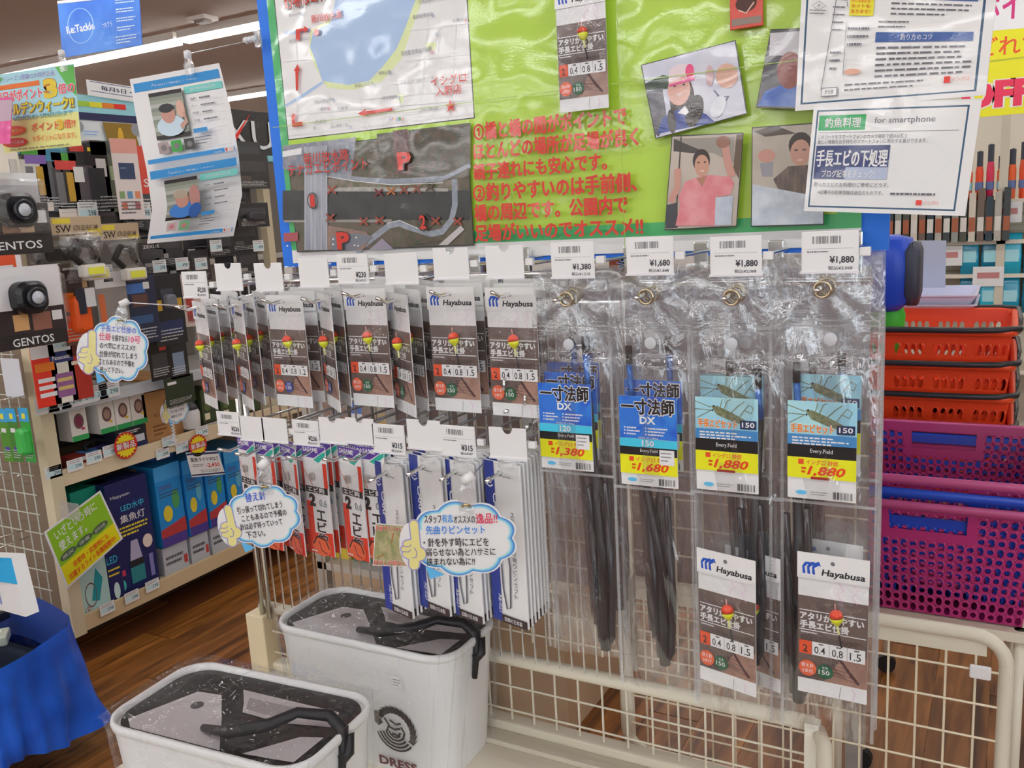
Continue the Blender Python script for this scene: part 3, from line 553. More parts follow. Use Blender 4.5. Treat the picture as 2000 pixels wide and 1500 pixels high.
for s, a in (('釣人の街', (566, 28, 34, 590)), ('遠州灘', (578, 58, 62, 592)), ('栄光園 佐鳴台幼稚園', (785, 100, 110, 845)), ('佐鳴台小', (885, 38, 45, 915)), ('電器佐鳴台店', (808, 30, 38, 848)), ('入野古墳緑地', (745, 189, 196, 778)), ('西湖山 龍雲寺', (695, 164, 171, 732)), ('浜松入野郵便局', (616, 196, 203, 655)), ('八幡神社', (622, 211, 217, 645)), ('大聖寺', (661, 210, 216, 682)), ('新川橋本店', (828, 212, 218, 858)), ('ファッションマート', (783, 158, 164, 850)), ('入野小', (646, 245, 251, 685)), ('蜆塚公園', (742, 140, 147, 765)), ('南浜名湖ナガエビ', (568, 78, 85, 610)), ('入野漁協', (612, 236, 243, 640)), ('佐鳴湖東岸 入口', (820, 1, 8, 865))): T(s, *a, m=gt, bold=0)
for q in ((593, 28), (848, 31), (912, 41), (846, 102), (764, 143), (733, 166), (655, 198), (645, 213), (781, 191), (617, 250), (688, 249), (856, 68)): A.ring(*B(*q), .003, .0012, lam('c87a80' if q[0] % 3 == 0 else '7a8aa8'), 10)
T('新川放水路', 612, 30, 47, 672, out=None); T('イシグロ', 845, 151, 170, 914); T('入野店', 855, 171, 189, 905)
T('釣場はコチラの', 560, -14, 20, 680, out=blk, ow=.02)
st = B(883, 208); A.poly([(st[0]+(.0125 if i % 2 == 0 else .005)*sin(i*pi/5), st[1]+(.0125 if i % 2 == 0 else .005)*cos(i*pi/5)) for i in range(10)], TXR)
pl([(702, 223), (718, 213), (718, 218), (770, 210), (770, 216), (718, 224), (718, 228)], TXR)
pl([(582, 80), (582, 58), (598, 56), (598, 51), (607, 58), (599, 65), (598, 61), (590, 63), (590, 79)], TXR)
pl([(582, 178), (581, 140), (578, 139), (585, 126), (590, 138), (587, 139), (586, 177)], TXR); pl([(572, 231), (577, 221), (583, 229), (579, 230), (581, 240), (594, 238), (595, 245), (575, 248), (574, 231)], TXR)
A.oval(*B(622, 64), .0065, TXR)
for i, (ch, c) in enumerate((('G', '4a7ae0'), ('o', 'd8483c'), ('o', 'e8b82c'), ('g', '4a7ae0'), ('l', '3f9a4a'), ('e', 'd8483c'))): T(ch, 764+i*4.8, 229+(0 if ch in 'Gl' else 2), 236+(2 if ch == 'g' else 0), 768+i*4.8, m=lam(c), bold=0)
# aerial photo
az0, az1 = B(700, 486)[1], B(740, 273)[1]; ax1 = B(922, 380)[0]
A.rect(mx0-.002, az0-.002, ax1+.002, az1+.002, blk); A.rect(mx0, az0, ax1, az1, lam('4a4b3a', h2='5d5148', sc=60.))
pl([(557, 285), (700, 268), (690, 350), (557, 330)], lam('6f7688', h2='8a8a90', sc=90.)); pl([(740, 262), (923, 240), (923, 330), (885, 348), (745, 342)], lam('3a3d30', h2='55483c', sc=70.))
pl([(772, 256), (800, 252), (808, 340), (775, 342)], lam('4c2c2c', h2='5a3a34', sc=80.)); pl([(600, 350), (700, 350), (900, 352), (900, 372), (600, 372)], lam('57593c', h2='7a6f66', sc=60.))
pl([(557, 372), (923, 372), (923, 430), (557, 430)], lam('2f3436', h2='262a2c', sc=25.)); pl([(557, 296), (594, 289), (594, 301), (557, 307)], lam('d6d8dc'))
asp = lam('7b828f', h2='8d929c', sc=90.); A.line([B(655, 343), B(700, 350), B(770, 355), B(870, 349)], .010, asp); A.line([B(870, 349), B(923, 322)], .008, asp); A.line([B(892, 350), B(893, 400), B(886, 430), B(868, 452), B(840, 458), B(810, 447), B(785, 436), B(765, 440), B(700, 490)], .012, asp)
lt = lam('a9aeb8'); A.line([B(640, 344), B(700, 354), B(770, 361), B(870, 357)], .0012, lam('d6d6d6')); A.line([B(760, 436), B(785, 430), B(812, 442), B(840, 452)], .0012, lam('d6d6d6'))
pl([(600, 368), (720, 365), (880, 368), (880, 374), (600, 374)], lam('8e8c88', h2='a5a29c', sc=90.)); pl([(560, 430), (770, 428), (770, 434), (560, 434)], lam('85827e'))
pl([(600, 288), (645, 284), (645, 488), (600, 488)], lam('989ca6', h2='7d828f', sc=50., stretch=(1, 1, .08))); 
for x in (601, 613, 621, 633, 644): A.line([B(x, 286), B(x, 488)], .0012, lam('c0c2c8'))
pl([(645, 440), (720, 452), (730, 462), (715, 486), (645, 488)], lam('8c6f66', h2='7a6458', sc=70.)); pl([(652, 462), (705, 455), (735, 462), (700, 488), (652, 488)], lam('6a6d78')); pl([(725, 488), (752, 465), (775, 486)], lam('8a8494'))
pl([(862, 478), (905, 440), (912, 448), (880, 478)], lam('b4aeae')); pl([(560, 455), (588, 453), (588, 470), (560, 472)], lam('9a4a50')); pl([(790, 450), (800, 448), (870, 470), (800, 480)], lam('54483a', h2='3c4230', sc=90.))
for x, y in ((655, 465), (655, 475), (700, 462), (697, 477), (704, 478), (566, 478)): A.rect(*B(x, y+3), *B(x+3, y), lam('dfe3ea'))
for x, y, c in ((654, 371, '8a3a28'), (746, 376, '6a2024'), (770, 373, '9a5a24'), (795, 371, '7a3a28'), (820, 369, '7a3f2c'), (846, 366, '4a3a34'), (652, 425, '8a3a28'), (717, 432, '8a3a28'), (748, 430, '8a3a28'), (857, 431, '8a3a28'), (900, 432, '8a3a28')):
    A.line([B(x-8, y-7), B(x+8, y+7)], .004, lam(c)); A.line([B(x-8, y+7), B(x+8, y-7)], .004, lam(c))
T('新川放水路', 602, 300, 321, 690, out=blk, ow=.01); T('テナガエビポイント', 572, 322, 344, 727, out=blk, ow=.01)
for s, a in (('P', (785, 298, 333, 812)), ('P', (667, 453, 487, 692))): T(s, *a, out=blk, bold=.05, ow=.06)
for s, a, c in (('1', (615, 381, 404, 624), (619, 392)), ('2', (828, 420, 447, 840), (834, 434))): A.ring(*B(*c), .0145, .0022, lam('3a2a24'), 24, .0165); T(s, *a, out=blk, bold=.03, ow=.04)
# the six lines of red text
big = [('①橋と橋の間がポイントで', 934, 242, 275, 1230), ('ほとんどの場所が足場が良く', 934, 281, 313, 1253), ('親子連れにも安心です。', 934, 321, 352, 1192), ('②釣りやすいのは手前側、', 934, 360, 394, 1250), ('橋の周辺です。公園内で', 936, 400, 432, 1232), ('足場がいいのでオススメ!!', 937, 439, 471, 1262)]
for s, x0, yt, yb, x1 in big: T(s, x0, yt, yb, x1, bold=.055)
# snapshots printed on the poster
def snap(c, bg): 
    k = [Vector(B(*q)) for q in c]; ctr = sum(k, Vector((0, 0)))/4
    A.poly([tuple(q+(q-ctr).normalized()*.0022) for q in k], blk); A.poly([tuple(q) for q in k], bg)
def ov(cx, cy, rx, ry, m, rot=0): b = B(cx, cy); A.oval(b[0], b[1], rx*.00078, m, ry*.00078, 18, rot)
sk = lam('b8877a'); hr = lam('2b211f')
snap([(1288, 270), (1462, 222), (1440, 83), (1260, 130)], lam('b9bccc', h2='c4c4d0', sc=20.))
pl([(1267, 165), (1300, 148), (1320, 152), (1315, 175), (1268, 178)], lam('2c4034')); pl([(1270, 180), (1300, 175), (1310, 240), (1292, 268), (1286, 262)], lam('4a4650', h2='60606a', sc=90.))
ov(1338, 196, 26, 46, hr); ov(1332, 177, 24, 31, lam('c99c8e')); pl([(1290, 262), (1300, 232), (1330, 215), (1350, 212), (1385, 224), (1402, 240)], lam('2a3f8a')); ov(1318, 238, 9, 24, hr, .1); ov(1362, 218, 18, 32, hr, -.3)
pl([(1312, 165), (1313, 140), (1330, 128), (1352, 128), (1362, 140), (1363, 158), (1340, 150)], lam('d9c6cc')); ov(1353, 141, 9, 14, lam('d8487c')); pl([(1311, 168), (1363, 150), (1362, 158), (1315, 171)], lam('d0508a'))
pl([(1324, 186), (1342, 183), (1334, 190)], lam('e0c4c0')); pl([(1330, 222), (1344, 208), (1352, 220), (1346, 226)], lam('d8dae4')); ov(1425, 150, 22, 24, lam('c9a090'), .5); ov(1392, 150, 8, 20, lam('c0a0a4')); A.line([B(1400, 178), B(1412, 192), B(1428, 190), B(1418, 205), B(1402, 225)], .002, lam('4a4a6a')); ov(1408, 210, 14, 22, lam('cfd2de'), -.5)
ov(1324, 170, 2.5, 1.6, hr); ov(1342, 167, 2.5, 1.6, hr)
snap([(1306, 447), (1443, 440), (1456, 262), (1320, 268)], lam('b2a79c', h2='a89c90', sc=12.))
pl([(1322, 272), (1440, 268), (1440, 320), (1400, 300), (1322, 290)], lam('8c867e')); pl([(1323, 272), (1380, 296), (1360, 300), (1322, 296)], lam('3c3836')); pl([(1308, 400), (1330, 395), (1330, 444), (1307, 446)], lam('33363e'))
pl([(1444, 264), (1456, 263), (1449, 350), (1438, 330)], lam('5a4636')); A.line([B(1337, 268), B(1327, 420)], .0022, lam('3a3230'))
ov(1376, 314, 18, 23, hr); ov(1377, 324, 15, 22, lam('b98a76')); A.line([B(1330, 330), B(1330, 365), B(1316, 395)], .011, sk); ov(1330, 340, 8, 12, sk); A.line([B(1422, 285), B(1428, 320), B(1436, 345)], .012, sk); ov(1418, 278, 14, 12, lam('8a6252'))
pl([(1326, 440), (1335, 400), (1332, 385), (1345, 355), (1372, 345), (1392, 342), (1432, 345), (1440, 358), (1432, 380), (1405, 385), (1402, 440)], lam('c9727a', h2='d28d92', sc=30.)); pl([(1366, 349), (1388, 342), (1378, 365)], lam('a26f5c')); ov(1378, 334, 5, 1.3, lam('d8b8b0'))
ov(1371, 318, 2.4, 1.6, hr); ov(1383, 317, 2.4, 1.6, hr); pl([(1404, 385), (1438, 382), (1434, 438), (1402, 440)], lam('9aa4b4', h2='b4bcc8', sc=40.))
snap([(1484, 210), (1600, 214), (1600, 60), (1512, 63)], lam('55525a', h2='47444c', sc=30.)); pl([(1510, 68), (1600, 62), (1600, 110), (1508, 112)], lam('c2bfc6')); pl([(1486, 208), (1500, 180), (1540, 165), (1600, 160), (1600, 212)], lam('3f66b4')); ov(1548, 140, 24, 34, lam('8a4a44'))
snap([(1474, 440), (1612, 436), (1612, 242), (1476, 252)], lam('b4aca0', h2='a59c90', sc=14.)); pl([(1478, 258), (1520, 246), (1560, 262), (1500, 268)], lam('4a4038')); ov(1568, 284, 22, 24, hr); ov(1568, 299, 19, 25, lam('b98c7a')); ov(1503, 305, 17, 13, sk); pl([(1490, 320), (1516, 316), (1514, 345), (1494, 345)], lam('8a8890')); pl([(1516, 350), (1545, 325), (1600, 322), (1600, 385), (1560, 400), (1530, 378)], lam('6a5850', h2='4a423e', sc=60., stretch=(3, 1, .5))); pl([(1476, 360), (1612, 385), (1612, 436), (1474, 440)], lam('a8b0bc', h2='c2c8d2', sc=40.))
ov(1560, 294, 4, 2, lam('5a4440')); ov(1576, 293, 4, 2, lam('5a4440')); ov(1568, 313, 6, 1.3, lam('d8b8b0'))
# poster seams
sm = lam('8fae3a'); A.line([B(557, 275-38), B(557, 236)], .001, sm); A.line([(gx0, B(900, 205)[1]), (gx1, B(900, 205)[1])], .0012, sm); A.line([(B(1220, 200)[0], Z0), (B(1220, 200)[0], 2.02)], .0012, sm)
pb = MB(); A.emit(pb, lambda u, v, k: Vector((u, -.0002-k*.00009, v))); pb.build('poster_print', NB)

# ---------------- sheets in front of the board at its right ----------------
A = Art(); pp = M('e2e4ea', .35, 'lam'); nvy = M('1b4a6a', .4, 'lam'); ink = M('55565f', .4, 'lam'); bl2 = M('1f4f96', .4, 'lam'); lb = M('c3d6de', .4, 'lam'); dk2 = M('22242c', .4, 'lam')
A.rect(.03, .04, .955, 1.5, nvy); A.rect(.042, .052, .943, 1.5, pp); A.rect(.045, .80, .55, 1.5, lb); A.text('手長エビ釣りの', .2, .84, .45, .12, dk2, .02); A.rect(.045, .795, .2, .80, lb)
A.rect(.43, .745, .92, .81, bl2); A.text('手長エビ釣りの仕掛けについて', .5, .757, .33, .04, pp); A.rect(.43, .44, .915, .51, bl2); A.text('釣り方のコツ', .56, .452, .16, .045, pp)
A.dash(.5, .62, .9, .73, 3, ink, .3); A.dash(.44, .53, .6, .6, 2, ink, .3); A.dash(.44, .18, .92, .42, 6, ink, .35, 5); A.dash(.28, .1, .7, .17, 2, ink, .3)
A.rect(.28, .62, .41, .78, M('f2d21e', .4, 'lam')); 
for i, s in enumerate(('初心者の', '方にも安心な', 'セットも', 'あります!')): A.text(s, .29, .745-i*.036, .1, .025, M('d8482a', .4, 'lam'), .01)
A.line([(.15, .12), (.205, .72), (.265, .72), (.27, .68)], .004, ink); A.line([(.27, .22), (.27, .56)], .003, ink); A.dash(.19, .5, .26, .7, 4, ink, .2); A.dash(.28, .4, .4, .56, 3, ink, .3); A.dash(.19, .24, .25, .4, 3, ink, .3)
A.ring(.11, .68, .04, .003, ink, 4, .03); A.text('竿', .103, .67, .014, .02, dk2); A.oval(.32, .24, .045, M('e0a890', .4), .02); A.rect(.155, .08, .245, .14, ink); A.rect(.158, .085, .242, .135, pp); A.text('針仕掛', .175, .095, .05, .03, dk2)
A.rect(.8, .12, .83, .17, M('d8403a', .4)); A.text('イシグロ', .84, .128, .08, .035, M('e88a78', .4), .01); A.dash(.06, .62, .16, .66, 2, ink, .3)
q = [at(1553, 217, y=1.36), at(1925, 186, y=1.30), at(1952, -60, y=1.30), at(1570, -90, y=1.36)]
q[3] = q[0] + (q[3]-q[0])*1.0
sheet('notice_sheet', 'laminated white notice with navy border and blue bars, upper one beside the board', 'notice', q, A, M('e6e8ee', .3, 'lam'))
A = Art(); A.rect(.025, .04, .94, .95, nvy); A.rect(.036, .055, .929, .935, pp); A.rect(.045, .76, .345, .9, M('1fa05a', .4, 'lam')); A.text('釣魚料理', .085, .785, .23, .09, M('f2f2f2', .4), .03); A.text('for smartphone', .4, .8, .36, .07, M('6a6c76', .4), 0)
A.line([(.05, .74), (.9, .74)], .004, ink); A.text('このコードをスマートフォンのカメラ機能で読み込むと', .05, .68, .56, .04, ink, 0); A.text('欲しい情報をお手持ちのスマートフォンに表示する事ができます。', .05, .635, .68, .04, ink, 0)
A.rect(.045, .31, .515, .62, M('2c3a6e', .4, 'lam')); A.rect(.25, .31, .515, .42, M('a8b4cc', .4, 'lam')); A.text('手長エビの下処理', .055, .425, .45, .155, M('f0f2f6', .4), .03); A.text('ブログ記事をチェック!', .1, .325, .34, .07, M('f0f2f6', .4), .01)
A.text('釣ったエビのお料理のご参考にどうぞ。', .055, .235, .48, .045, ink, 0); A.text('※記事中の釣果情報は過去のものです。', .085, .165, .42, .04, ink, 0); A.dash(.55, .165, .83, .2, 1, ink, .5); A.rect(.71, .085, .745, .13, M('d8403a', .4)); A.text('イシグロ', .755, .092, .085, .033, M('e88a78', .4), .01)
A.ring(.695, .47, .19, .003, lb, 4, .27)
q = [at(1570, 412, y=1.345), at(1885, 422, y=1.305), at(1918, 192, y=1.305), at(1590, 205, y=1.345)]
sheet('notice_sheet', 'smaller laminated smartphone notice with a green heading, below the upper notice', 'notice', q, A, M('e6e8ee', .3, 'lam'))

# ---------------- rack: chrome frame, wire net, long hooks ----------------
RK = thing('chrome_rack', 'chrome wire display rack with upright end posts behind the hanging packs', 'rack', (0, 0, 0))
ch = CHROME()
pl0 = at(512, 1190, y=1.43); top = 1.392
for dx in (0, .022): MB().tube([(pl0.x+dx, 1.43, .60), (pl0.x+dx, 1.43, 1.36)], .0065, ch, 8).build('post', RK, smooth=True)
xr = at(1205, 515, y=1.41).x
MB().tube([(pl0.x, 1.43, 1.34), (pl0.x+.03, 1.43, 1.375), (pl0.x+.08, 1.43, 1.386), (xr-.02, 1.43, 1.392), (xr-.006, 1.43, 1.388), (xr, 1.43, 1.375), (xr, 1.43, .66)], .006, ch, 8).build('top_frame', RK, smooth=True)
for k in range(36):
    x = pl0.x + .045 + k*.0262
    if x < xr-.01: MB().tube([(x, 1.43, .63), (x, 1.43, 1.385)], .0022, ch, 5).build('wire', RK)
for z in (1.14, 1.34): MB().tube([(pl0.x, 1.43, z), (xr, 1.43, z)], .0035, ch, 6).build('cross_wire', RK)
NT = thing('wire_net', 'cream wire net standing behind the clear rod pouches', 'net', (0, 0, 0)); nb = M('cbc2ae', .45)
for k in range(15): x = -.9 + k*.05; MB().tube([(x, 1.452, .66), (x, 1.452, 1.155)], .002, nb, 5).build('wire', NT)
for k in range(10): z = .68 + k*.052; MB().tube([(-.92, 1.448, z), (-.18, 1.448, z)], .002, nb, 5).build('wire', NT)
MB().tube([(-.92, 1.45, 1.37), (-.18, 1.45, 1.37)], .006, ch, 8).build('frame', NT, smooth=True)

hk0 = MB().tube([(0, .28, .018), (0, .02, .004), (0, -.004, .002), (0, -.03, .012)], .0031, ch, 8); hk0 = hk0.build('prong', smooth=True)
hk1 = MB().tube([(0, .28, .05), (0, -.012, .052), (0, -.02, .05), (0, -.022, .036)], .0024, ch, 7).build('label_arm', smooth=True)
hk2 = MB().box(-.012, .012, .272, .284, -.005, .06, ch).build('back_plate', bevel=.002)
hk3 = MB().tube([(0, .28, .012), (0, .0, .002), (0, -.022, .001)], .0032, ch, 8).build('straight_prong', smooth=True)
for o in (hk0, hk1, hk2, hk3): COL.objects.unlink(o)
def ticket(root, art, dz, notch, w=.062, h=.047, y=-.026):
    r = .0085; pts = [(-w/2, -h/2), (w/2, -h/2), (w/2, h/2)]
    if notch: pts += [(r*cos(a*pi/8), h/2 + (-r*sin(a*pi/8)*1.15)) for a in range(9)]
    pts += [(-w/2, h/2)]
    o = MB().prism(pts, 0, .0022, M('e9e8ea', .35, 'pack')).build('ticket_holder', root, (0, y, dz), bevel=.0007)
    MB().box(-w/2-.001, w/2+.001, -.0016, .0, -h/2-.0008, -h/2+.002, M('d4d2d6', .3)).build('lip', o)
    MB().box(w/2, w/2+.012, .004, .012, -.006, .004, M('f0f0f2', .3)).build('clip', o, bevel=.001)
    if art:
        pb = MB(); art.emit(pb, flatfn(-.0003, .00008)); pb.build('print', o)
def ticket_art(price, sub, w=.062, h=.047):
    A = Art(); i2 = M('3a3a42', .5); A.rect(-w*.46, -h*.46, w*.46, h*.40, M('e6e6e9', .4, 'pack')); A.bars(-w*.3, h*.2, w*.2, h*.38, 26, i2, len(price)); A.line([(-w*.42, h*.08), (w*.42, h*.08)], .0004, M('9a9aa2')); A.dash(-w*.4, -h*.02, w*.0, h*.04, 1, M('6a6a72'), .5)
    A.text(price, w*.0 if len(price) > 4 else w*.1, -h*.3, w*.43 if len(price) > 4 else w*.33, h*.2, i2, .03); A.text(sub, -w*.02 if len(price) > 4 else w*.08, -h*.44, w*.42 if len(price) > 4 else w*.34, h*.1, i2, .01)
    return A
def hook(x, z, zt, price, sub, notch, label, prong='prong', y=1.16):
    r = thing('display_hook', label, 'hook', (x, y, z), 0, 'long chrome hooks with ticket holders')
    for s in ((hk0 if prong == 'prong' else hk3), hk1, hk2):
        c = s.copy(); c.parent = r; COL.objects.link(c)
        if s is hk1: c.location.z = zt - z - .06
    ticket(r, ticket_art(price, sub) if price else None, zt - z, notch)
    return r
# ---------------- float rig package ----------------
PW, PH = .088, .2
def rig_package(cm, label, loc, rz, group, n12):
    r = thing('rig_package', label, 'package', loc, rz, group)
    hz = .016    # the hang hole is the origin, the card runs from +hz down
    zt = hz; zb = hz - PH
    MB().box(-PW/2, PW/2, .0, .0012, zb, zt-.002, M('e3e0e3', .5)).build('card', r)
    A = Art(); pk = M('6a5a55', .45, 'pack', h2='5e504c', sc=20.); wh = M('ecebee', .45); Wd = PW
    A.rect(-Wd/2, zb+.021, Wd/2, zt-.061, pk)
    A.poly([(-.01, zb+.021), (Wd/2, zb+.021), (Wd/2, zb+.065), (.02, zb+.072)], M('a07c6c', .5, h2='8a6a5e', sc=30.))
    sh = M('4a2f30', .5); A.line([(.0, zb+.066), (.012, zb+.054), (.022, zb+.04), (.034, zb+.026)], .004, sh)
    for i in range(6): A.line([(.006+i*.005, zb+.058-i*.006), (.0-i*.001, zb+.054-i*.004), (.004+i*.003, zb+.04-i*.002)], .0006, sh)
    A.line([(.012, zb+.068), (.03, zb+.085), (.042, zb+.08)], .0007, sh); A.line([(.0, zb+.078), (-.015, zb+.09)], .0007, sh)
    zz = zt-.0815; A.rect(-.042, zz, .042, zz+.0013, wh); A.text('アタリが見やすい', -.041, zz-.0125, .08, .0105, wh, .07); A.text('手長エビ仕掛', -.041, zz-.0245, .062, .0105, wh, .07); A.rect(-.042, zz-.0275, .042, zz-.0262, wh); A.dash(-.04, zz-.032, -.018, zz-.029, 1, wh, .6)
    A.dash(-.04, zz-.043, .035, zz-.034, 3, M('4a4040'), .5)
    A.rect(-.042, zb+.057, -.026, zb+.076, M('e0502a', .45)); A.text('2', -.0375, zb+.0595, .0065, .0105, M('2a2022'), .02)
    for i, s in enumerate(('0.4', '0.8', n12)):
        A.rect(-.0255+i*.0225, zb+.057, -.0035+i*.0225, zb+.076, wh); A.text(s, -.0225+i*.0225, zb+.0595, .014, .0105, M('2c2c30'), .01); A.rect(-.017+i*.0225, zb+.0725, -.011+i*.0225, zb+.0745, M('55555a'))
    A.oval(-.031, zb+.037, .0115, M('e8603c', .45)); A.text('替え針', -.039, zb+.038, .016, .006, wh, .01); A.text('2本付', -.038, zb+.030, .014, .006, wh, .01)
    A.oval(-.0085, zb+.036, .0105, M('1f5a3c' if n12 == '1.5' else '33408a', .45)); A.text('全長', -.0125, zb+.0395, .008, .004, wh, 0); A.text('150' if n12 == '1.5' else '120', -.0165, zb+.0315, .014, .0065, wh, .01)
    A.dash(-.042, zb+.0215, -.016, zb+.0255, 2, M('463c3a'), .4)
    pkm = M('d8a8cc', .5)
    for x0 in (.008, .026): A.line([(x0, zt-.036), (x0+.006, zt-.045), (x0-.002, zt-.052), (x0+.005, zt-.062)], .0007, pkm)
    A.line([(x0, zb+.019), (x0+.004, zb+.012), (x0+.001, zb+.003)], .0007, pkm); A.line([(.012, zb+.019), (.010, zb+.002)], .0006, M('5a4a4a'))
    pb = MB(); A.emit(pb, flatfn(-.0002, .00005)); o = pb.build('print', r)
    hd = MB(); pts = [(-PW/2-.001, -.0195), (PW/2+.001, -.0195), (PW/2+.001, hz), (-PW/2-.001, hz)]
    hd.prism(pts, -.0018, -.0008, M('e8e7ea', .4, 'pack')); hd = hd.build('header', r)
    A = Art(); bu = M('2350b0', .4)
    for i in range(3):
        x = -.038+i*.0062; A.poly([(x, -.0125), (x+.0035, -.0135), (x+.0035, -.0105), (x+.0025, -.004), (x+.006+i*.001, .0), (x+.011, -.001), (x+.0085, .0035+i*.001), (x+.003, .003), (x-.0005, -.003)], bu)
    A.text('Hayabusa', -.014, -.0155, .054, .0115, M('25272b'), .025, shear=.15); A.oval(.0, .005, .0028, M('6c6a70'))
    pb = MB(); A.emit(pb, flatfn(-.0019, .00006)); pb.build('logo_print', hd)
    f = MB(); f.lathe([(0, .0), (.0025, .0005), (.007, .006), (.0088, .0115)], M('d6e020', .3), n=14); f.lathe([(.0088, .0115), (.0088, .0122)], M('1c1c1c'), n=14); f.lathe([(.0088, .0122), (.008, .017), (.005, .0205), (0, .022)], M('f0401c', .28), n=14)
    f.tube([(0, 0, .001), (.0005, 0, -.012)], .0016, M('d9dc9a', .4), 6); f.tube([(.0005, 0, -.012), (.002, 0, -.03)], .0012, M('2a2a2e', .4), 6); f.tube([(0, 0, .022), (0, 0, .03)], .0008, M('f0a090', .3), 5)
    fo = f.build('float', r, (.008, -.009, zt-.092), smooth=True); fo.rotation_euler.y = -.12
    def fm(u, v):
        z = zt-.03 - v*(PH-.03); d = (u-.5)*PW; b = math.exp(-((d-.008)**2/.0006 + (z-(zt-.084))**2/.0012))
        return Vector((d*1.02, -.0035 - .016*b - .0008*sin(u*23+v*9), z))
    MB().grid(fm, 12, 22, film('pack_film', 40, .0035, .008, .035, rough=.05, fac=.08)).build('clear_film', r, smooth=True)
    return r
row1 = [(390, 606, -28, '1.2'), (463, 602, -32, '1.2'), (556, 594, -4, '1.2'), (633, 592, -36, '1.2'), (712, 582, -3, '1.5'), (777, 592, -34, '1.5'), (880, 580, -2, '1.5'), (997, 582, -3, '1.5')]
master = {}
def put_rig(n, label, loc, rz, group):
    if n not in master: master[n] = rig_package(None, label, loc, rz, group, n); return master[n]
    return copy_thing(master[n], loc, rz, label, group)
HX = []
for i, (px, py, a, n) in enumerate(row1):
    p = at(px, py, y=1.185); HX.append(p)
    for k in range(4 if i < 7 else 3):
        jit = (rnd.uniform(-3, 3) if k else 0); dx = rnd.uniform(-.002, .002) if k else 0
        ang = a if k == 0 else a*.9 + jit
        lab = f"{('front', 'second', 'third', 'rearmost')[k]} float rig package on the {ORD[i]} upper hook from the left"
        put_rig(n, lab, (p.x+dx, 1.185+k*(.026 + .003*(i % 3)), p.z + (.004*k)), radians(ang), f"float rig packages on the {ORD[i]} upper hook")
tk1 = [(380, 556, '¥230', 0), (446, 541, 0, 1), (524, 541, 0, 1), (612, 533, 0, 0), (688, 525, '¥230', 0), (783, 525, 0, 0), (880, 515, 0, 1), (985, 512, 0, 1)]
for i, (px, py, pr, nt) in enumerate(tk1):
    t = at(px, py, y=1.134)
    h = hook(HX[i].x, HX[i].z+.002, t.z, pr, '税込¥253', nt, f"chrome hook with {'a ' + pr + ' ticket' if pr else ('a notched blank' if nt else 'a plain blank') + ' holder'}, {ORD[i]} of the upper row", y=1.16)
    # the ticket sits a little aside of its hook
    for c in h.children:
        if c.name.startswith('ticket_holder'): c.location.x = t.x - HX[i].x
        if c.name.startswith('label_arm'): c.location.x = t.x - HX[i].x
# single packages on the poster and inside the pouches
p = at(1132, -14, y=1.425); put_rig('1.5', 'single float rig package taped on the green poster above the red text', (p.x, 1.425, p.z), 0, 'float rig packages as samples')
p = at(1455, 5, y=1.43); r = thing('hook_pack', 'small red hook pack stuck on the upper part of the green poster', 'package', (p.x, 1.437, p.z)); MB().box(-.025, .025, 0, .004, -.035, .12, M('c43a28', .4, 'pack')).build('card', r, bevel=.001)
A = Art(); A.rect(-.022, -.03, .022, -.02, M('8a7a70')); A.oval(.0, .0, .016, M('4a2a22'), .012); A.line([(-.012, -.008), (.0, -.014), (.012, .0)], .002, M('d8b0a0')); A.text('エビ', -.018, .018, .036, .03, M('f0e0d0'), .03); pb = MB(); A.emit(pb, flatfn(-.0003)); pb.build('print', r)

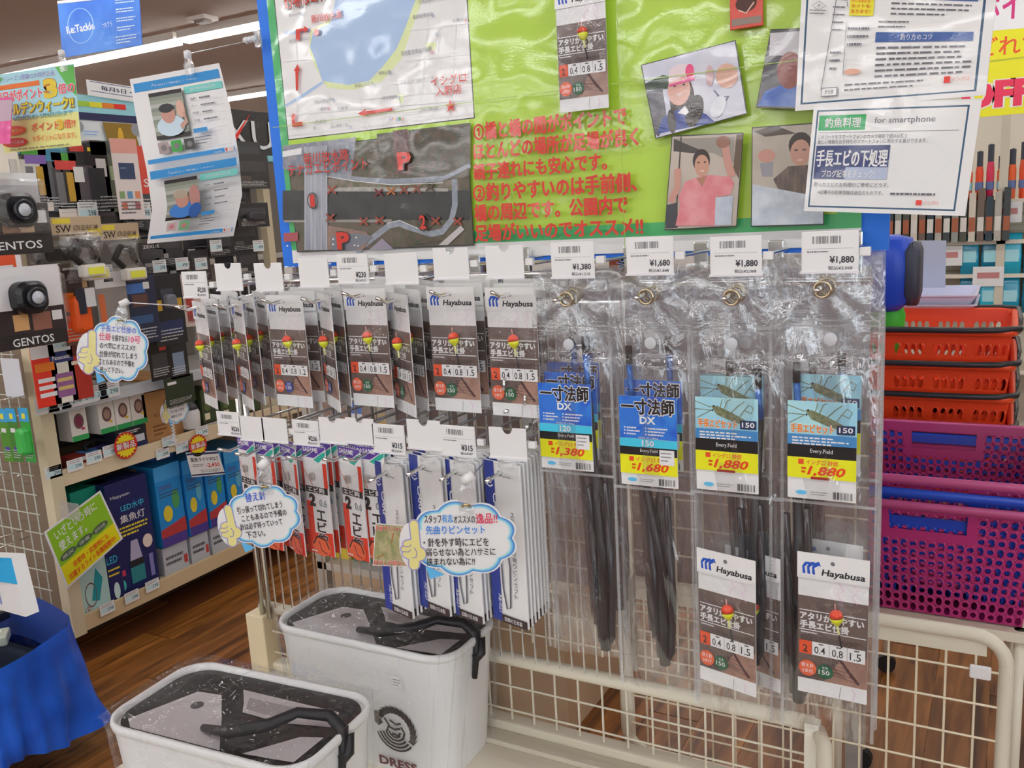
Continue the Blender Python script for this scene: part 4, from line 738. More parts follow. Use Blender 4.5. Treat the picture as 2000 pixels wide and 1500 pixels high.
# ---------------- rod pouches ----------------
BF = film('pouch_film', 26, .010, .01, .08, rough=.04, st=(1, 1, .25), fac=.3); SEAM = film('seam_film', 900, .004, .3, .1, rough=.25); FOLD = film('fold_film', 26, .0055, .05, .07, rough=.05)
def pouch(px, py, H, kind, label, card, gripx, gripz, seed, dy=0, dx=0, W_=.128, pk=None, tilt=0):
    p = at(px, py, y=1.185); R = random.Random(seed); T0 = .036; gx, g1 = gripx
    r = thing('rod_pouch', label, 'pouch', (p.x+dx, 1.185+dy, p.z + dy*.12), radians(tilt), 'clear rod pouches on the right hooks')
    a1, a2, a3 = R.uniform(0, 6), R.uniform(0, 6), R.uniform(0, 6)
    def fz(u, v, side):
        x = (u-.5)*W_; z = T0 - v*(H+T0)
        puff = sin(pi*u)**.6*(.010 if v > .2 else .004)*min(1, v*6)*(1-.6*max(0, v-.9)*10)
        wr = .0022*sin(x*90+a1+5*v)+.0018*sin(z*45+a2+x*40)+.0012*sin(x*210+z*30+a3)
        rad = .003*sin(math.atan2(z, x)*9+a1)*math.exp(-(x*x+z*z)/.006)
        edge = min(u, 1-u)*8; e = min(1, edge)
        return Vector((x + .002*sin(v*13+a2)*(.5-u), side*(puff) + (wr+rad)*e, z + .003*sin(u*5+a1)*(v > .95)))
    MB().grid(lambda u, v: fz(u, v, -1), 26, 80, BF).build('front_film', r, smooth=True)
    MB().grid(lambda u, v: fz(u, v, .6)+Vector((0, .003, 0)), 14, 40, BF).build('back_film', r, smooth=True)
    MB().grid(lambda u, v: fz(u, v*.17, -1) + Vector((0, -.003, 0)), 20, 16, FOLD).build('flap', r, smooth=True)
    mb = MB()
    for sgn in (-1, 1): mb.add([(sgn*W_/2-.0022, -.002, T0-.07), (sgn*W_/2+.0022, -.002, T0-.07), (sgn*W_/2+.0022, -.002, -H), (sgn*W_/2-.0022, -.002, -H)], [(0, 1, 2, 3)], SEAM)
    nd = int((H-.04)/.0052); vs = []; 
    for sgn in (-1, 1):
        for i in range(nd):
            z = -.045 - i*.0052; x = sgn*(W_/2-.001); mb.add([(x-.0011, -.003, z-.0013), (x+.0011, -.003, z-.0013), (x+.0011, -.003, z+.0013), (x-.0011, -.003, z+.0013)], [(0, 1, 2, 3)], SEAM)
    for zz in (-.045, -.052): mb.box(-W_/2, W_/2, -.0045, -.004, zz, zz+.0016, SEAM)
    mb.box(-W_/2, W_/2, -.006, -.0055, card-.14, card-.136, SEAM)
    so = mb.build('seam', r); so['kind'] = 'stuff'
    n = 20; lp = []
    for (rr, yy) in ((.0115, -.012), (.0118, -.0145), (.010, -.0158), (.0080, -.014), (.0080, -.009), (.0115, -.009)): lp.append([Vector((rr*cos(2*pi*j/n), yy, rr*sin(2*pi*j/n) - .004)) for j in range(n)])
    MB().loft(lp + [lp[0]], M('c8bda6', .22, metal=1.0), False, False).build('eyelet', r, smooth=True)
    sb = MB().lathe([(0, 0), (.0085, 0), (.0085, .0012), (.0075, .0018), (0, .0018)], M('b9bbc0', .4), n=18).build('snap_button', r, (R.uniform(-.004, .012), -.010, -.066 - R.uniform(0, .006)), smooth=True); sb.rotation_euler.x = pi/2
    # rod
    g2, g3 = gripz; rd = MB(); rd.tube([(gx, .002, g2), (gx+.003, .002, card-.03)], .0045, M('2f62a8', .25, metal=.4), 9); rd.tube([(gx+.003, .002, card-.03), (g1, .002, g3+.15), (g1, .002, g3)], .006, M('1d1c20', .3), 9, rs=[.005, .0075, .0085]); ro = rd.build('rod', r, smooth=True)
    MB().tube([(gx, .002, g2+.026), (gx, .002, g2)], .0052, M('17171a', .4), 9).build('rod_cap', ro, smooth=True)
    mb = MB()
    mb.tube([(g1-.018, .004, card-.16), (g1-.012, .004, g3+.1), (g1-.008, .005, g3+.01), (g1, .005, g3+.0), (g1+.010, .004, g3+.02), (g1+.014, .004, g3+.1), (g1+.010, .003, card-.15)], .0055, M('2b2b31', .2), 8)
    mb.build('dark_sleeve', r, smooth=True)
    # printed insert
    cw, chh = (.086, .132); cx = {'a': -.012, 'b': -.004, 'c': -.01, 'd': .0}[kind[1]]; kd = kind[0]
    ic = MB().box(cx-cw/2, cx+cw/2, -.0095, -.009, card-chh, card, M('e6e4e2', .4, 'pack')).build('insert_card', r)
    A = Art(); pk_ = lambda c: M(c, .4, 'pack'); z1 = card; zb = card-chh; x0 = cx-cw/2; x1 = cx+cw/2; ww = pk_('eeeef0'); bkk = pk_('141416')
    if kd == 'i':
        A.rect(x0, z1-.062, x1, z1, M('1f58c0', .4, 'pack', h2='2f7ad0', sc=40.)); A.oval(cx-.02, z1-.024, .022, M('2a6cc8', .4, 'pack')); A.text('一寸法師', x0+.004, z1-.026, cw-.008, .022, bkk, .05, out=ww, ow=.05); A.text('DX', cx-.012, z1-.04, .024, .011, pk_('cfe6f0'), .04)
        for i in range(3): A.oval(x0+.008, z1-.046-i*.0045, .0012, ww, n=8); A.dash(x0+.011, z1-.048-i*.0045, x0+.032, z1-.0445-i*.0045, 1, ww, .6, i); A.oval(x0+.04, z1-.046-i*.0045, .0012, ww, n=8); A.dash(x0+.043, z1-.048-i*.0045, x0+.075, z1-.0445-i*.0045, 1, ww, .6, i+4)
        A.text('MADE IN CHINA', cx-.014, z1-.0615, .03, .0028, ww); A.rect(x0, z1-.074, x1, z1-.062, pk_('3fbbe6')); A.text(card_no := ('120' if 'small' in label or '120' in label else '150'), cx-.009, z1-.0725, .018, .009, ww, .03)
        A.rect(x0, z1-.086, x1, z1-.074, bkk); A.text('Every.Field', cx-.012, z1-.0825, .026, .006, ww, .0); zy = z1-.086
    else:
        A.rect(x0, z1-.056, x1, z1, M('8fc4dc', .4, 'pack', h2='a3d2e4', sc=20.)); ol = M('7f8468', .5, h2='5f6648', sc=200.)
        A.poly([(x0+.022, z1-.012), (x0+.032, z1-.012), (x0+.05, z1-.02), (x0+.07, z1-.03), (x0+.078, z1-.036), (x0+.07, z1-.038), (x0+.05, z1-.032), (x0+.03, z1-.024)], ol); A.oval(x0+.026, z1-.012, .0014, bkk, n=8); A.oval(x0+.024, z1-.018, .0014, bkk, n=8)
        for q in ([(.022, -.014), (.0, -.006)], [(.022, -.018), (.002, -.03), (.008, -.034)], [(.022, -.018), (.0, -.017)], [(.04, -.016), (.045, -.004), (.05, -.002)], [(.035, -.014), (.038, -.002)], [(.05, -.02), (.06, -.01), (.068, -.004)], [(.06, -.028), (.066, -.018), (.074, -.008), (.08, -.012), (.077, -.02), (.068, -.016)]): A.line([(x0+a, z1+b) for a, b in q], .0011, ol)
        A.text('手長エビセット', x0+.004, z1-.042, .054, .0115, pk_('e07a1c'), .04, out=ww, ow=.05); A.rect(x1-.024, z1-.042, x1-.002, z1-.030, M('1d2f55', .4, 'pack')); A.text('150', x1-.0215, z1-.0395, .017, .0072, ww, .02)
        A.rect(x0, z1-.062, x1, z1-.044, M('3f7fb8', .4, 'pack'))
        for i in range(3): A.dash(x0+.006, z1-.0505-i*.004, x1-.006, z1-.047-i*.004, 1, ww, .55, i)
        A.rect(x0, z1-.075, x1, z1-.058, bkk); A.text('Every.Field', cx-.014, z1-.070, .028, .007, ww, .0); zy = z1-.075
    A.rect(x0, zy-.028, x1, zy, pk_('f6e21a')); A.rect(x0+.014, zy-.0095, x0+.021, zy-.0025, pk_('e04a20')); A.text('イシグロ 特価' if kd == 'e' else 'イシグロ 特', x0+.024, zy-.0095, .04, .007, pk_('e04a30'), .02, shear=.2)
    A.text({'a': '1,380', 'b': '1,680', 'c': '1,880', 'd': '1,880'}[kind[1]], x0+.025, zy-.0255, .048, .0145, pk_('d8401a'), .03, shear=.25); A.dash(x0+.018, zy-.022, x0+.024, zy-.012, 2, pk_('d8401a'), .6)
    if kd == 'e': A.rect(x0+.03, zy-.029, x0+.055, zy-.0255, pk_('9a2018'))
    A.bars(x1-.028, zb+.003, x1-.004, zb+.013, 18, bkk, 5); A.oval(x0+.018, zb+.009, .007, pk_('58b0dc'), .003); A.dash(x0+.03, zb+.006, x0+.052, zb+.012, 2, M('8a8a8e'), .4)
    if kd == 'i': A.rect(x1-.026, zy-.012, x1-.004, zy+.010, pk_('e6e4e4')); A.dash(x1-.024, zy-.008, x1-.008, zy+.008, 3, M('7a7a80'), .35)
    pb = MB(); A.emit(pb, flatfn(-.0097, .00007)); pb.build('print', ic)
    return r
cz = lambda px, py, ex: at(px, py, y=1.175).z - ex
P4 = [(1113, 577), (1268, 572), (1434, 573), (1610, 557)]
E4 = [at(a, b, y=1.185) for a, b in P4]
spec = [('ia', 'shortest rod in a clear pouch with a blue card priced 1,380', 750, (.02, .034), 668, 1255, .562),
        ('ib', 'clear rod pouch with a blue card priced 1,680', 775, (-.034, .008), 690, 1292, .602),
        ('ec', 'clear rod pouch with a shrimp picture card, nearer the blue cards', 778, (.03, .022), 735, 1290, .612),
        ('ed', 'clear rod pouch with a shrimp picture card, on the last hook beside the baskets', 785, (-.034, -.03), 727, 1380, .622)]
for i, (kd, lab, cy, gx, gy, by, H) in enumerate(spec):
    px, py = P4[i]; e = E4[i]
    c = cz(px, cy, e.z); g2 = at(px, gy+22, y=1.185).z - e.z; g3 = at(px, by, y=1.185).z - e.z
    W_ = (.122, .122, .126, .134)[i]
    if i == 0: lab = 'clear rod pouch with a blue card priced 1,380, size 120'
    pouch(px, py, H, kd, lab, c, gx, (g2, g3), 10+i, W_=W_)
    pouch(px, py, H-.01, kd, lab.replace('clear rod pouch', 'second rod pouch back').replace('shortest rod in a clear pouch', 'second rod pouch back'), c+.012+.006*i, (gx[0]*-.5, gx[1]-.02), (g2+.01, g3+.03), 30+i, dy=.018, dx=.002, W_=W_)
    if i != 1: pouch(px, py, H-.02, kd, lab.replace('clear rod pouch', 'third rod pouch back'), c+.022, (gx[0]*.6, gx[1]+.01), (g2-.01, g3+.05), 50+i, dy=.034, dx=.0, W_=W_)
    t = at(*((1117, 508), (1268, 500), (1436, 500), (1620, 492))[i], y=1.128)
    h = hook(e.x, e.z-.003, t.z, ('¥1,380', '¥1,680', '¥1,880', '¥1,880')[i], ('税込¥1,518', '税込¥1,848', '税込¥2,068', '税込¥2,068')[i], 0, ('hook with a ¥1,380 ticket above the pouches beside the last rig package', 'hook with a ¥1,680 ticket above the second blue card pouches', 'hook with a ¥1,880 ticket above the nearer shrimp card pouches', 'last hook at the right with a ¥1,880 ticket')[i], 'straight', y=1.155)
    for cc in h.children:
        if cc.name.startswith(('ticket_holder', 'label_arm')): cc.location.x = t.x - e.x
        if cc.name.startswith('ticket_holder'): cc.scale = (1.05, 1, 1.05)
for (px, py, a, y, lab) in ((1418, 1103, -14, 1.15, 'front float rig package at the foot of the nearer shrimp card pouch'), (1470, 1098, -20, 1.195, 'float rig package behind, in the second nearer shrimp card pouch'), (1495, 1088, -24, 1.235, 'rearmost float rig package behind the nearer shrimp card pouch'),
                            (1627, 1108, -2, 1.15, 'front float rig package at the foot of the last pouch'), (1618, 1078, -6, 1.2, 'float rig package behind the one in the last pouch')):
    p = at(px, py, y=y); put_rig('1.5', lab, (p.x, y, p.z), radians(a), 'float rig packages inside the rod pouches')
for o in bpy.data.objects:
    if o.get('group') == 'float rig packages inside the rod pouches' : o.scale = (1.0, 1.0, 1.0)

# ---------------- lower row: hook packs and tweezers ----------------
def shrimp_hooks(label, loc, rz):
    r = thing('hook_package', label, 'package', loc, rz, 'shrimp hook packages'); w, h = .062, .205; z1 = .014; zb = z1-h
    MB().box(-w/2, w/2, 0, .002, zb, z1, M('dcd8d8', .45)).build('card', r)
    A = Art(); pk_ = lambda c: M(c, .4, 'pack'); bkk = pk_('1c1a1c')
    A.poly([(-w/2, -.008), (-w/2, z1), (w/2, z1), (w/2, z1-.004), (.0, -.008)], pk_('5a3a9a')); A.text('SASAME', -w/2+.003, z1-.012, .04, .009, pk_('e8e4f0'), .03); A.poly([(-.002, -.012), (.02, z1-.012), (w/2, z1-.008), (w/2, .0), (.012, -.016)], pk_('2aa896'))
    A.rect(-w/2, zb, w/2, zb+.10, pk_('d83a22')); A.poly([(-w/2+.016, zb+.10), (w/2, zb+.10), (w/2, zb+.045), (-w/2+.016, zb+.04)], pk_('e8e4e0')); A.rect(w/2-.010, -.062, w/2, -.016, pk_('d83a22')); A.line([(-w/2, -.03), (-.01, -.06)], .0015, pk_('d8603a'))
    A.rect(-w/2+.002, -.074, w/2-.002, -.062, bkk); A.text('エビ鈎', -w/2+.006, -.0725, .045, .0095, pk_('f0f0f0'), .05); A.text('2', -w/2+.008, -.100, .017, .024, bkk, .06); A.text('0.6', .004, -.098, .02, .014, pk_('8a9298'), .03)
    for i, c in enumerate('エビ鈎'): A.text(c, -.006, zb+.066-i*.022, .024, .019, bkk, .05, out=pk_('e8e4e0'), ow=.04)
    A.oval(.0, zb+.016, .026, pk_('e8603a'), .018); A.line([(-.022, zb+.018), (-.01, zb+.034), (.012, zb+.03), (.02, zb+.014)], .003, bkk); A.line([(-.006, zb+.026), (.0, zb+.008), (.014, zb+.004)], .002, pk_('5a2018')); A.dash(-.028, zb+.003, -.012, zb+.007, 1, pk_('f0e8e0'), .7)
    pb = MB(); A.emit(pb, flatfn(-.0002, .00006)); pb.build('print', r)
    MB().grid(lambda u, v: Vector(((u-.5)*w*1.05, -.004-.006*sin(u*pi)*sin(v*pi), -.014 - v*(h-.03))), 6, 12, film('pack_film', 40, .0035, .008, .035, rough=.05, fac=.08)).build('clear_film', r, smooth=True)
    MB().box(-.012, -.002, -.006, -.001, -.05, -.036, M('b8b4b0', .3, metal=.6)).build('hooks_in_case', r, bevel=.001)
    return r
r2 = [(480, 872, -16, 3), (514, 880, -12, 3), (562, 886, -22, 2), (612, 886, -8, 4), (682, 890, -14, 5), (722, 889, -2, 3)]
H2 = []; m2 = None
for i, (px, py, a, cnt) in enumerate(r2):
    p = at(px, py, y=1.185); H2.append(p)
    for k in range(cnt):
        lab = f"{('front', 'second', 'third', 'fourth', 'rearmost')[k]} red shrimp hook package on the {ORD[i]} lower hook from the left"; loc = (p.x, 1.185+k*.017, p.z+.002*k); rz = radians(a + (rnd.uniform(-3, 3) if k else 0))
        if m2 is None: m2 = shrimp_hooks(lab, loc, rz)
        else: copy_thing(m2, loc, rz, lab)
def tweezers(label, loc, rz):
    r = thing('tweezer_package', label, 'package', loc, rz, 'boxed tweezer packages'); w, h = .078, .272; z1 = .018; zb = z1-h
    MB().box(-w/2, w/2, 0, .0045, zb, z1, M('dddde0', .35, 'pack')).build('card', r, bevel=.0015)
    MB().lathe([(0, 0), (.016, 0), (.017, .004), (.014, .008), (0, .008)], M('dcdce0', .35), n=14).build('hang_tab', r, (.014, .002, z1-.004))
    A = Art(); pk_ = lambda c: M(c, .4, 'pack'); nvb = pk_('2a3a8e'); lt = pk_('e8e8f0'); dkb = pk_('3a2a2a'); sx = -w/2+.022
    A.rect(-w/2, zb, sx, z1, nvb); cx, cz_ = -w/2+.011, -.018; A.raw([(cx+rr*cos(i*pi/3+pi/6), cz_+rr*sin(i*pi/3+pi/6)) for rr in (.0088, .0062) for i in range(6)], [(i, i+1, i+7, i+6) for i in range(5)], lt); A.line([(cx-.003, cz_), (cx+.004, cz_)], .002, lt)
    A.text('CARP', -w/2+.0165, -.034, .048, .011, lt, .03, rot=-pi/2); A.text('AE-027', -w/2+.0155, zb+.048, .034, .008, lt, .01, rot=-pi/2)
    for i, c in enumerate('ステンレス鋼先曲りピンセット'): A.text(c, .014, -.07-i*.0105, .008, .0085, M('3a3a44'), 0)
    A.rect(-w/2+.022, zb, w/2, zb+.014, dkb); A.text('信頼の日本製', -.012, zb+.003, .04, .008, lt, .01); A.line([(.002, -.004), (.02, -.004)], .0008, M('55555a')); A.oval(-.004, -.0, .0045, M('4a4a52'))
    A.line([(-.012, zb+.13), (-.010, zb+.06), (-.004, zb+.025), (.004, zb+.03), (.008, zb+.1), (.004, zb+.13)], .0035, M('8a8a94', .25, metal=.7))
    pb = MB(); A.emit(pb, flatfn(-.0006, .00006)); pb.build('print', r)
    return r
r3 = [(757, 925, -17, 5), (829, 913, -16, 6), (893, 922, -16, 6), (980, 925, -15, 7)]; m3 = None
for i, (px, py, a, cnt) in enumerate(r3):
    p = at(px, py, y=1.175); H2.append(p)
    for k in range(cnt):
        lab = f"{ORD[k]} white and navy tweezer package from the front on the {ORD[i]} tweezer hook"; loc = (p.x+.0005*k, 1.175+k*.0115, p.z+.0012*k); rz = radians(a + (rnd.uniform(-1, 1) if k else 0))
        if m3 is None: m3 = tweezers(lab, loc, rz)
        else: copy_thing(m3, loc, rz, lab)
tk2 = [(445, 828, '¥236', 0), (490, 838, 0, 0), (534, 841, 0, 0), (595, 846, '¥236', 0), (648, 842, 0, 1), (701, 843, 0, 1), (757, 858, '¥315', 0), (826, 850, 0, 1), (892, 862, '¥315', 0), (990, 867, 0, 1)]
for i, (px, py, pr, nt) in enumerate(tk2):
    t = at(px, py, y=1.12)
    h = hook(H2[i].x, H2[i].z, t.z, pr, '税込¥347' if pr == '¥315' else '税込¥260', nt, f"chrome hook with {'a ' + pr + ' ticket' if pr else ('a notched blank' if nt else 'a plain blank') + ' holder'}, {ORD[i]} of the lower row", 'prong' if i < 6 else 'straight', y=1.148)
    for cc in h.children:
        if cc.name.startswith(('ticket_holder', 'label_arm')): cc.location.x = t.x - H2[i].x
        if cc.name.startswith('ticket_holder'): s = .93 if i < 6 else 1.02; cc.scale = (s, 1, s)
for k, (px, py) in enumerate(((1000, 800), (1040, 830))):
    p = at(px, py, y=1.2); r = thing('display_hook', f"empty chrome double hook beside the tweezers, {('upper', 'lower')[k]} one", 'hook', (p.x, 1.2, p.z), 0, 'empty double hooks')
    for s in (hk3, hk1, hk2): c = s.copy(); c.parent = r; COL.objects.link(c)
p = at(1023, 880, y=1.3); r = thing('suction_knob', 'round white plastic hook stop behind the last blank ticket', 'knob', (p.x, 1.3, p.z)); MB().lathe([(0, 0), (.022, 0), (.024, .003), (.02, .006), (0, .007)], M('dcdee0', .35), n=20).build('disc', r).rotation_euler.x = pi/2
MB().lathe([(0, 0), (.006, 0), (.006, .03), (.0, .032)], M('e6e6e8', .35), n=12).build('stem', r).rotation_euler.x = pi/2
# ---------------- wheeled display cart with deck ----------------
CT = thing('display_cart', 'cream steel display cart with a flat deck and a wire backed rail', 'cart', (0, 0, 0)); be = BEIGE()
zr = at(1270, 1345, y=1.45).z; xl, xr2 = -1.53, at(1590, 1405, y=1.45).x
MB().tube([(xl, 1.45, zr), (xr2, 1.45, zr)], .0135, be, 12).build('rail', CT, smooth=True)
zd = .455
MB().box(xl, xr2+.01, .55, 1.43, zd-.03, zd, M('d6cfbf', .38)).build('deck', CT, bevel=.004)
MB().box(xl, xr2+.01, 1.43, 1.465, zd-.03, zd+.03, be).build('deck_lip', CT, bevel=.005); MB().box(xl, xr2, 1.39, 1.43, zd, zd+.012, M('c6bfae', .4)).build('deck_step', CT, bevel=.003)
for k in range(26):
    x = xl + .02 + k*.0505
    if x < xr2: MB().tube([(x, 1.445, zd+.01), (x, 1.445, zr)], .0022, be, 5).build('wire', CT)
for z in (zd+.052, zd+.105): MB().tube([(xl, 1.442, z), (xr2, 1.442, z)], .0022, be, 5).build('wire', CT)
MB().box(xr2-.012, xr2+.012, 1.425, 1.45, .05, zr+.012, M('dcd7cb', .4)).build('post', CT, bevel=.002)
MB().box(xl-.022, xl+.034, 1.415, 1.465, .05, zr-.01, M('d5c8a8', .5)).build('post', CT, bevel=.003)
a = at(1604, 1400, y=1.44); x = xr2+.02
MB().tube([(x-.012, 1.44, zr-.005), (x+.004, 1.41, zr-.012), (x+.012, 1.36, zr-.04), (x+.016, 1.31, zr-.09), (x+.017, 1.29, zr-.16), (x+.017, 1.285, zr-.4)], .013, be, 12).build('side_tube', CT, smooth=True)
MB().tube([(x+.03, 1.2, zr-.40), (x+.03, 1.2, zr-.15), (x+.031, 1.205, zr-.125), (x+.03, 1.215, zr-.12)], .0145, M('ddd7c8', .4), 12).build('side_tube', CT, smooth=True)
for sx in (xl+.1, xr2-.1):
    for sy in (.7, 1.35): MB().tube([(sx, sy, .05), (sx, sy, zd-.03)], .015, be, 8).build('leg', CT); MB().lathe([(0, -.012), (.025, -.012), (.025, .012), (0, .012)], M('26262a', .5), n=14).build('caster', CT, (sx, sy, .026)).rotation_euler.x = pi/2
# second, rounded wire frame at the right
FR = thing('rounded_grid', 'rounded cream wire basket side standing behind the last pouches', 'frame', (0, 1.6, 0)); y = 1.6
u = lambda px, py: at(px, py, y=1.6)
rl, rr_ = u(1215, 1150), u(1968, 1262); zt = (u(1707, 1205).z + u(1940, 1247).z)/2; zb = u(1300, 1478).z; c_ = .035
def rr_path(x0, x1, z0, z1, r, y=0): 
    o = []
    for cx, cz, a0 in ((x1-r, z1-r, 0), (x0+r, z1-r, 90), (x0+r, z0+r, 180), (x1-r, z0+r, 270)):
        for i in range(7): a = radians(a0+i*15); o.append((cx+r*cos(a), y, cz+r*sin(a)))
    return o
pth = rr_path(rl.x, rr_.x, zb, zt, .05); MB().tube(pth + [pth[0], pth[1]], .012, be, 12, cap=False).build('frame', FR, smooth=True)
MB().box(rl.x+.02, rr_.x-.03, -.004, .004, zt-.036, zt-.008, be).build('band', FR)
n = int((rr_.x-rl.x)/.048)
for k in range(1, n+1): x = rl.x + k*(rr_.x-rl.x)/(n+1); MB().tube([(x, 0, zb), (x, 0, zt)], .0022, M('d8cdb4', .45), 5).build('wire', FR)
for k in range(1, 6): z = zb + k*(zt-zb)/6; MB().tube([(rl.x, -.003, z), (rr_.x, -.003, z)], .0022, M('d8cdb4', .45), 5).build('wire', FR)
MB().box(rr_.x-.055, rr_.x-.022, -.014, -.008, zt-.075, zt-.05, M('e6e6e8', .3)).build('label_clip', FR, bevel=.004)
for s in (rl.x+.005, rr_.x): MB().tube([(s, .0, zt-.05), (s, .01, .06)], .012, be, 10).build('leg', FR, smooth=True); MB().lathe([(0, -.012), (.025, -.012), (.025, .012), (0, .012)], M('26262a', .5), n=14).build('caster', FR, (s, .01, .028)).rotation_euler.x = pi/2
# things standing behind the rack
tb_ = thing('plinth_box', 'tan wooden plinth box on the floor behind the cart', 'box', (-1.5, 2.25, 0)); MB().box(-.46, .44, -.14, .45, 0, .43, M('b59c7e', .55)).build('body', tb_, bevel=.004); MB().box(-.46, .44, -.14, .45, .431, .445, M('c5b295', .5)).build('top', tb_, bevel=.002)
g = thing('grey_divider', 'plain pale grey divider panel standing behind the hooks and pouches', 'panel', (0, 1.66, 0)); x0, x1 = at(735, 560, y=1.66).x, at(1700, 560, y=1.66).x
MB().box(x0, x1, 0, .01, 1.16, 1.375, M('a3a1a2', .5)).build('board', g); MB().box(x0, x1, .0, .03, .70, 1.155, M('75645f', .6)).build('lower_board', g); MB().box(x0, x1, -.01, .035, 1.145, 1.16, M('8a8582', .4)).build('edge', g)
for s in (x0+.02, x1-.02): MB().box(s-.015, s+.015, .03, .05, 0, 1.3, M('8a8582')).build('post', g)
g2 = thing('back_shelf', 'low dim shelf of mixed goods seen through the chrome rack', 'shelf', (0, 1.75, 0)); MB().box(-1.62, x0-.02, .0, .3, .88, .90, M('b9b2a8')).build('shelf', g2); MB().box(-1.62, x0-.02, .3, .32, 0, 1.36, M('8f8884')).build('back_panel', g2); MB().box(-1.62, x0-.02, .0, .3, .58, .60, M('b9b2a8')).build('shelf', g2)
for s in (-1.62, x0-.05): MB().box(s, s+.03, 0, .03, 0, 1.36, M('a8a298')).build('post', g2)
cols = ['d8d4d4', '3a4a9a', 'c9c0b4', 'e0c040', '8a3a3a', 'd6dade', '5a78b8', 'c8c8cc', '3a6a5a', 'dcd8d8', 'b89a6a', '9098a8']
for k in range(8):
    X = -1.57 + k*.082; c = cols[k % 12]
    for lv, zz in enumerate((.9, .6)):
        r = thing('boxed_item', f"boxed tackle item on the {('upper', 'lower')[lv]} dim shelf behind the rack, {ORD[k % 12]} along{' again' if k > 11 else ''}", 'box', (X, 1.83, zz), 0, 'boxed goods on the dim back shelf'); hh = .15+.05*sin(k*2.3+lv)
        c = cols[(k*5+lv*3) % 12]; MB().box(-.036, .036, -.04, .04, 0, hh, M(c, .4, 'pack')).build('body', r, bevel=.001); MB().box(-.036, .036, -.041, -.0402, hh*.6, hh*.85, M(cols[(k+5) % 12], .4)).build('label_print', r)
for k, (px, c, w, h, t) in enumerate(((925, 'b08a60', .045, .03, '釣行ちょい投'), (825, 'c89a5a', .03, .025, None), (1185, 'e0602a', .03, .055, 'Gelco'), (1212, 'd8521f', .026, .055, None), (1232, 'e0602a', .026, .055, 'Gelco'))):
    p = at(px, 530, y=1.56); r = thing('goods_box', f"{('tan card box with brown lettering', 'small tan carton', 'orange pack with black slanted stripe, leftmost', 'orange pack, middle', 'orange pack with black stripe, nearest the 1,680 ticket')[k]} peeping out below the notice board", 'box', (p.x, 1.645, 1.3755)); MB().box(-w, w, 0, .03, 0, h, M(c, .45, 'pack')).build('body', r)
    A = Art(); A.poly([(-w*.4, .0), (w*.4, .0), (w*.7, h), (-w*.1, h)], M('1d1a1a')) if k > 1 else None
    if t: A.text(t, -w*.8 if k < 2 else -.007, .002 if k < 2 else -.012, w*1.5 if k < 2 else .05, .015 if k < 2 else .016, M('5a2a1a' if k < 2 else 'e8e4e0'), .01, rot=0 if k < 2 else 1.3)
    if A.e: pb = MB(); A.emit(pb, flatfn(-.0004)); pb.build('print', r)
def holes(mb, fn, nu, nv, kind, m):
    for i in range(nu):
        for j in range(nv):
            a, b, c, d = i/nu, (i+1)/nu, j/nv, (j+1)/nv; k = kind(i, j)
            if k == 0: mb.add([fn(a, c), fn(b, c), fn(b, d), fn(a, d)], [(0, 1, 2, 3)], m)
            elif k < 9:
                cx, cy, rx, ry = (a+b)/2, (c+d)/2, (b-a)*.33, (d-c)*(.44 if k == 1 else .28); o = []; q = []
                for s in range(8):
                    t = 2*pi*s/8 + pi/8; q.append(fn(cx+rx*max(-1, min(1, 1.25*cos(t))), cy+ry*max(-1, min(1, 1.25*sin(t))))); X = cos(t); Y = sin(t); mxx = max(abs(X), abs(Y)); o.append(fn(cx+(b-a)/2*(X/mxx if abs(X) < abs(Y) and False else max(-1, min(1, X*1.0824/ .9239*.924*1.0824))), cy+(d-c)/2*max(-1, min(1, Y*1.0824))))
                cr = [(b, d), (a, d), (a, c), (b, c)]; ring = []
                ed = [(b, cy+(d-c)*.2), (cx+(b-a)*.2, d), (cx-(b-a)*.2, d), (a, cy+(d-c)*.2), (a, cy-(d-c)*.2), (cx-(b-a)*.2, c), (cx+(b-a)*.2, c), (b, cy-(d-c)*.2)]
                V = q + [fn(*e) for e in ed] + [fn(*e) for e in cr]
                F = [(s, (s+1) % 8, 8+(s+1) % 8, 8+s) for s in range(8)] + [(8+2*s, 16+s, 8+(2*s+1)) for s in range(4)]
                mb.add(V, [f[::-1] for f in F], m)
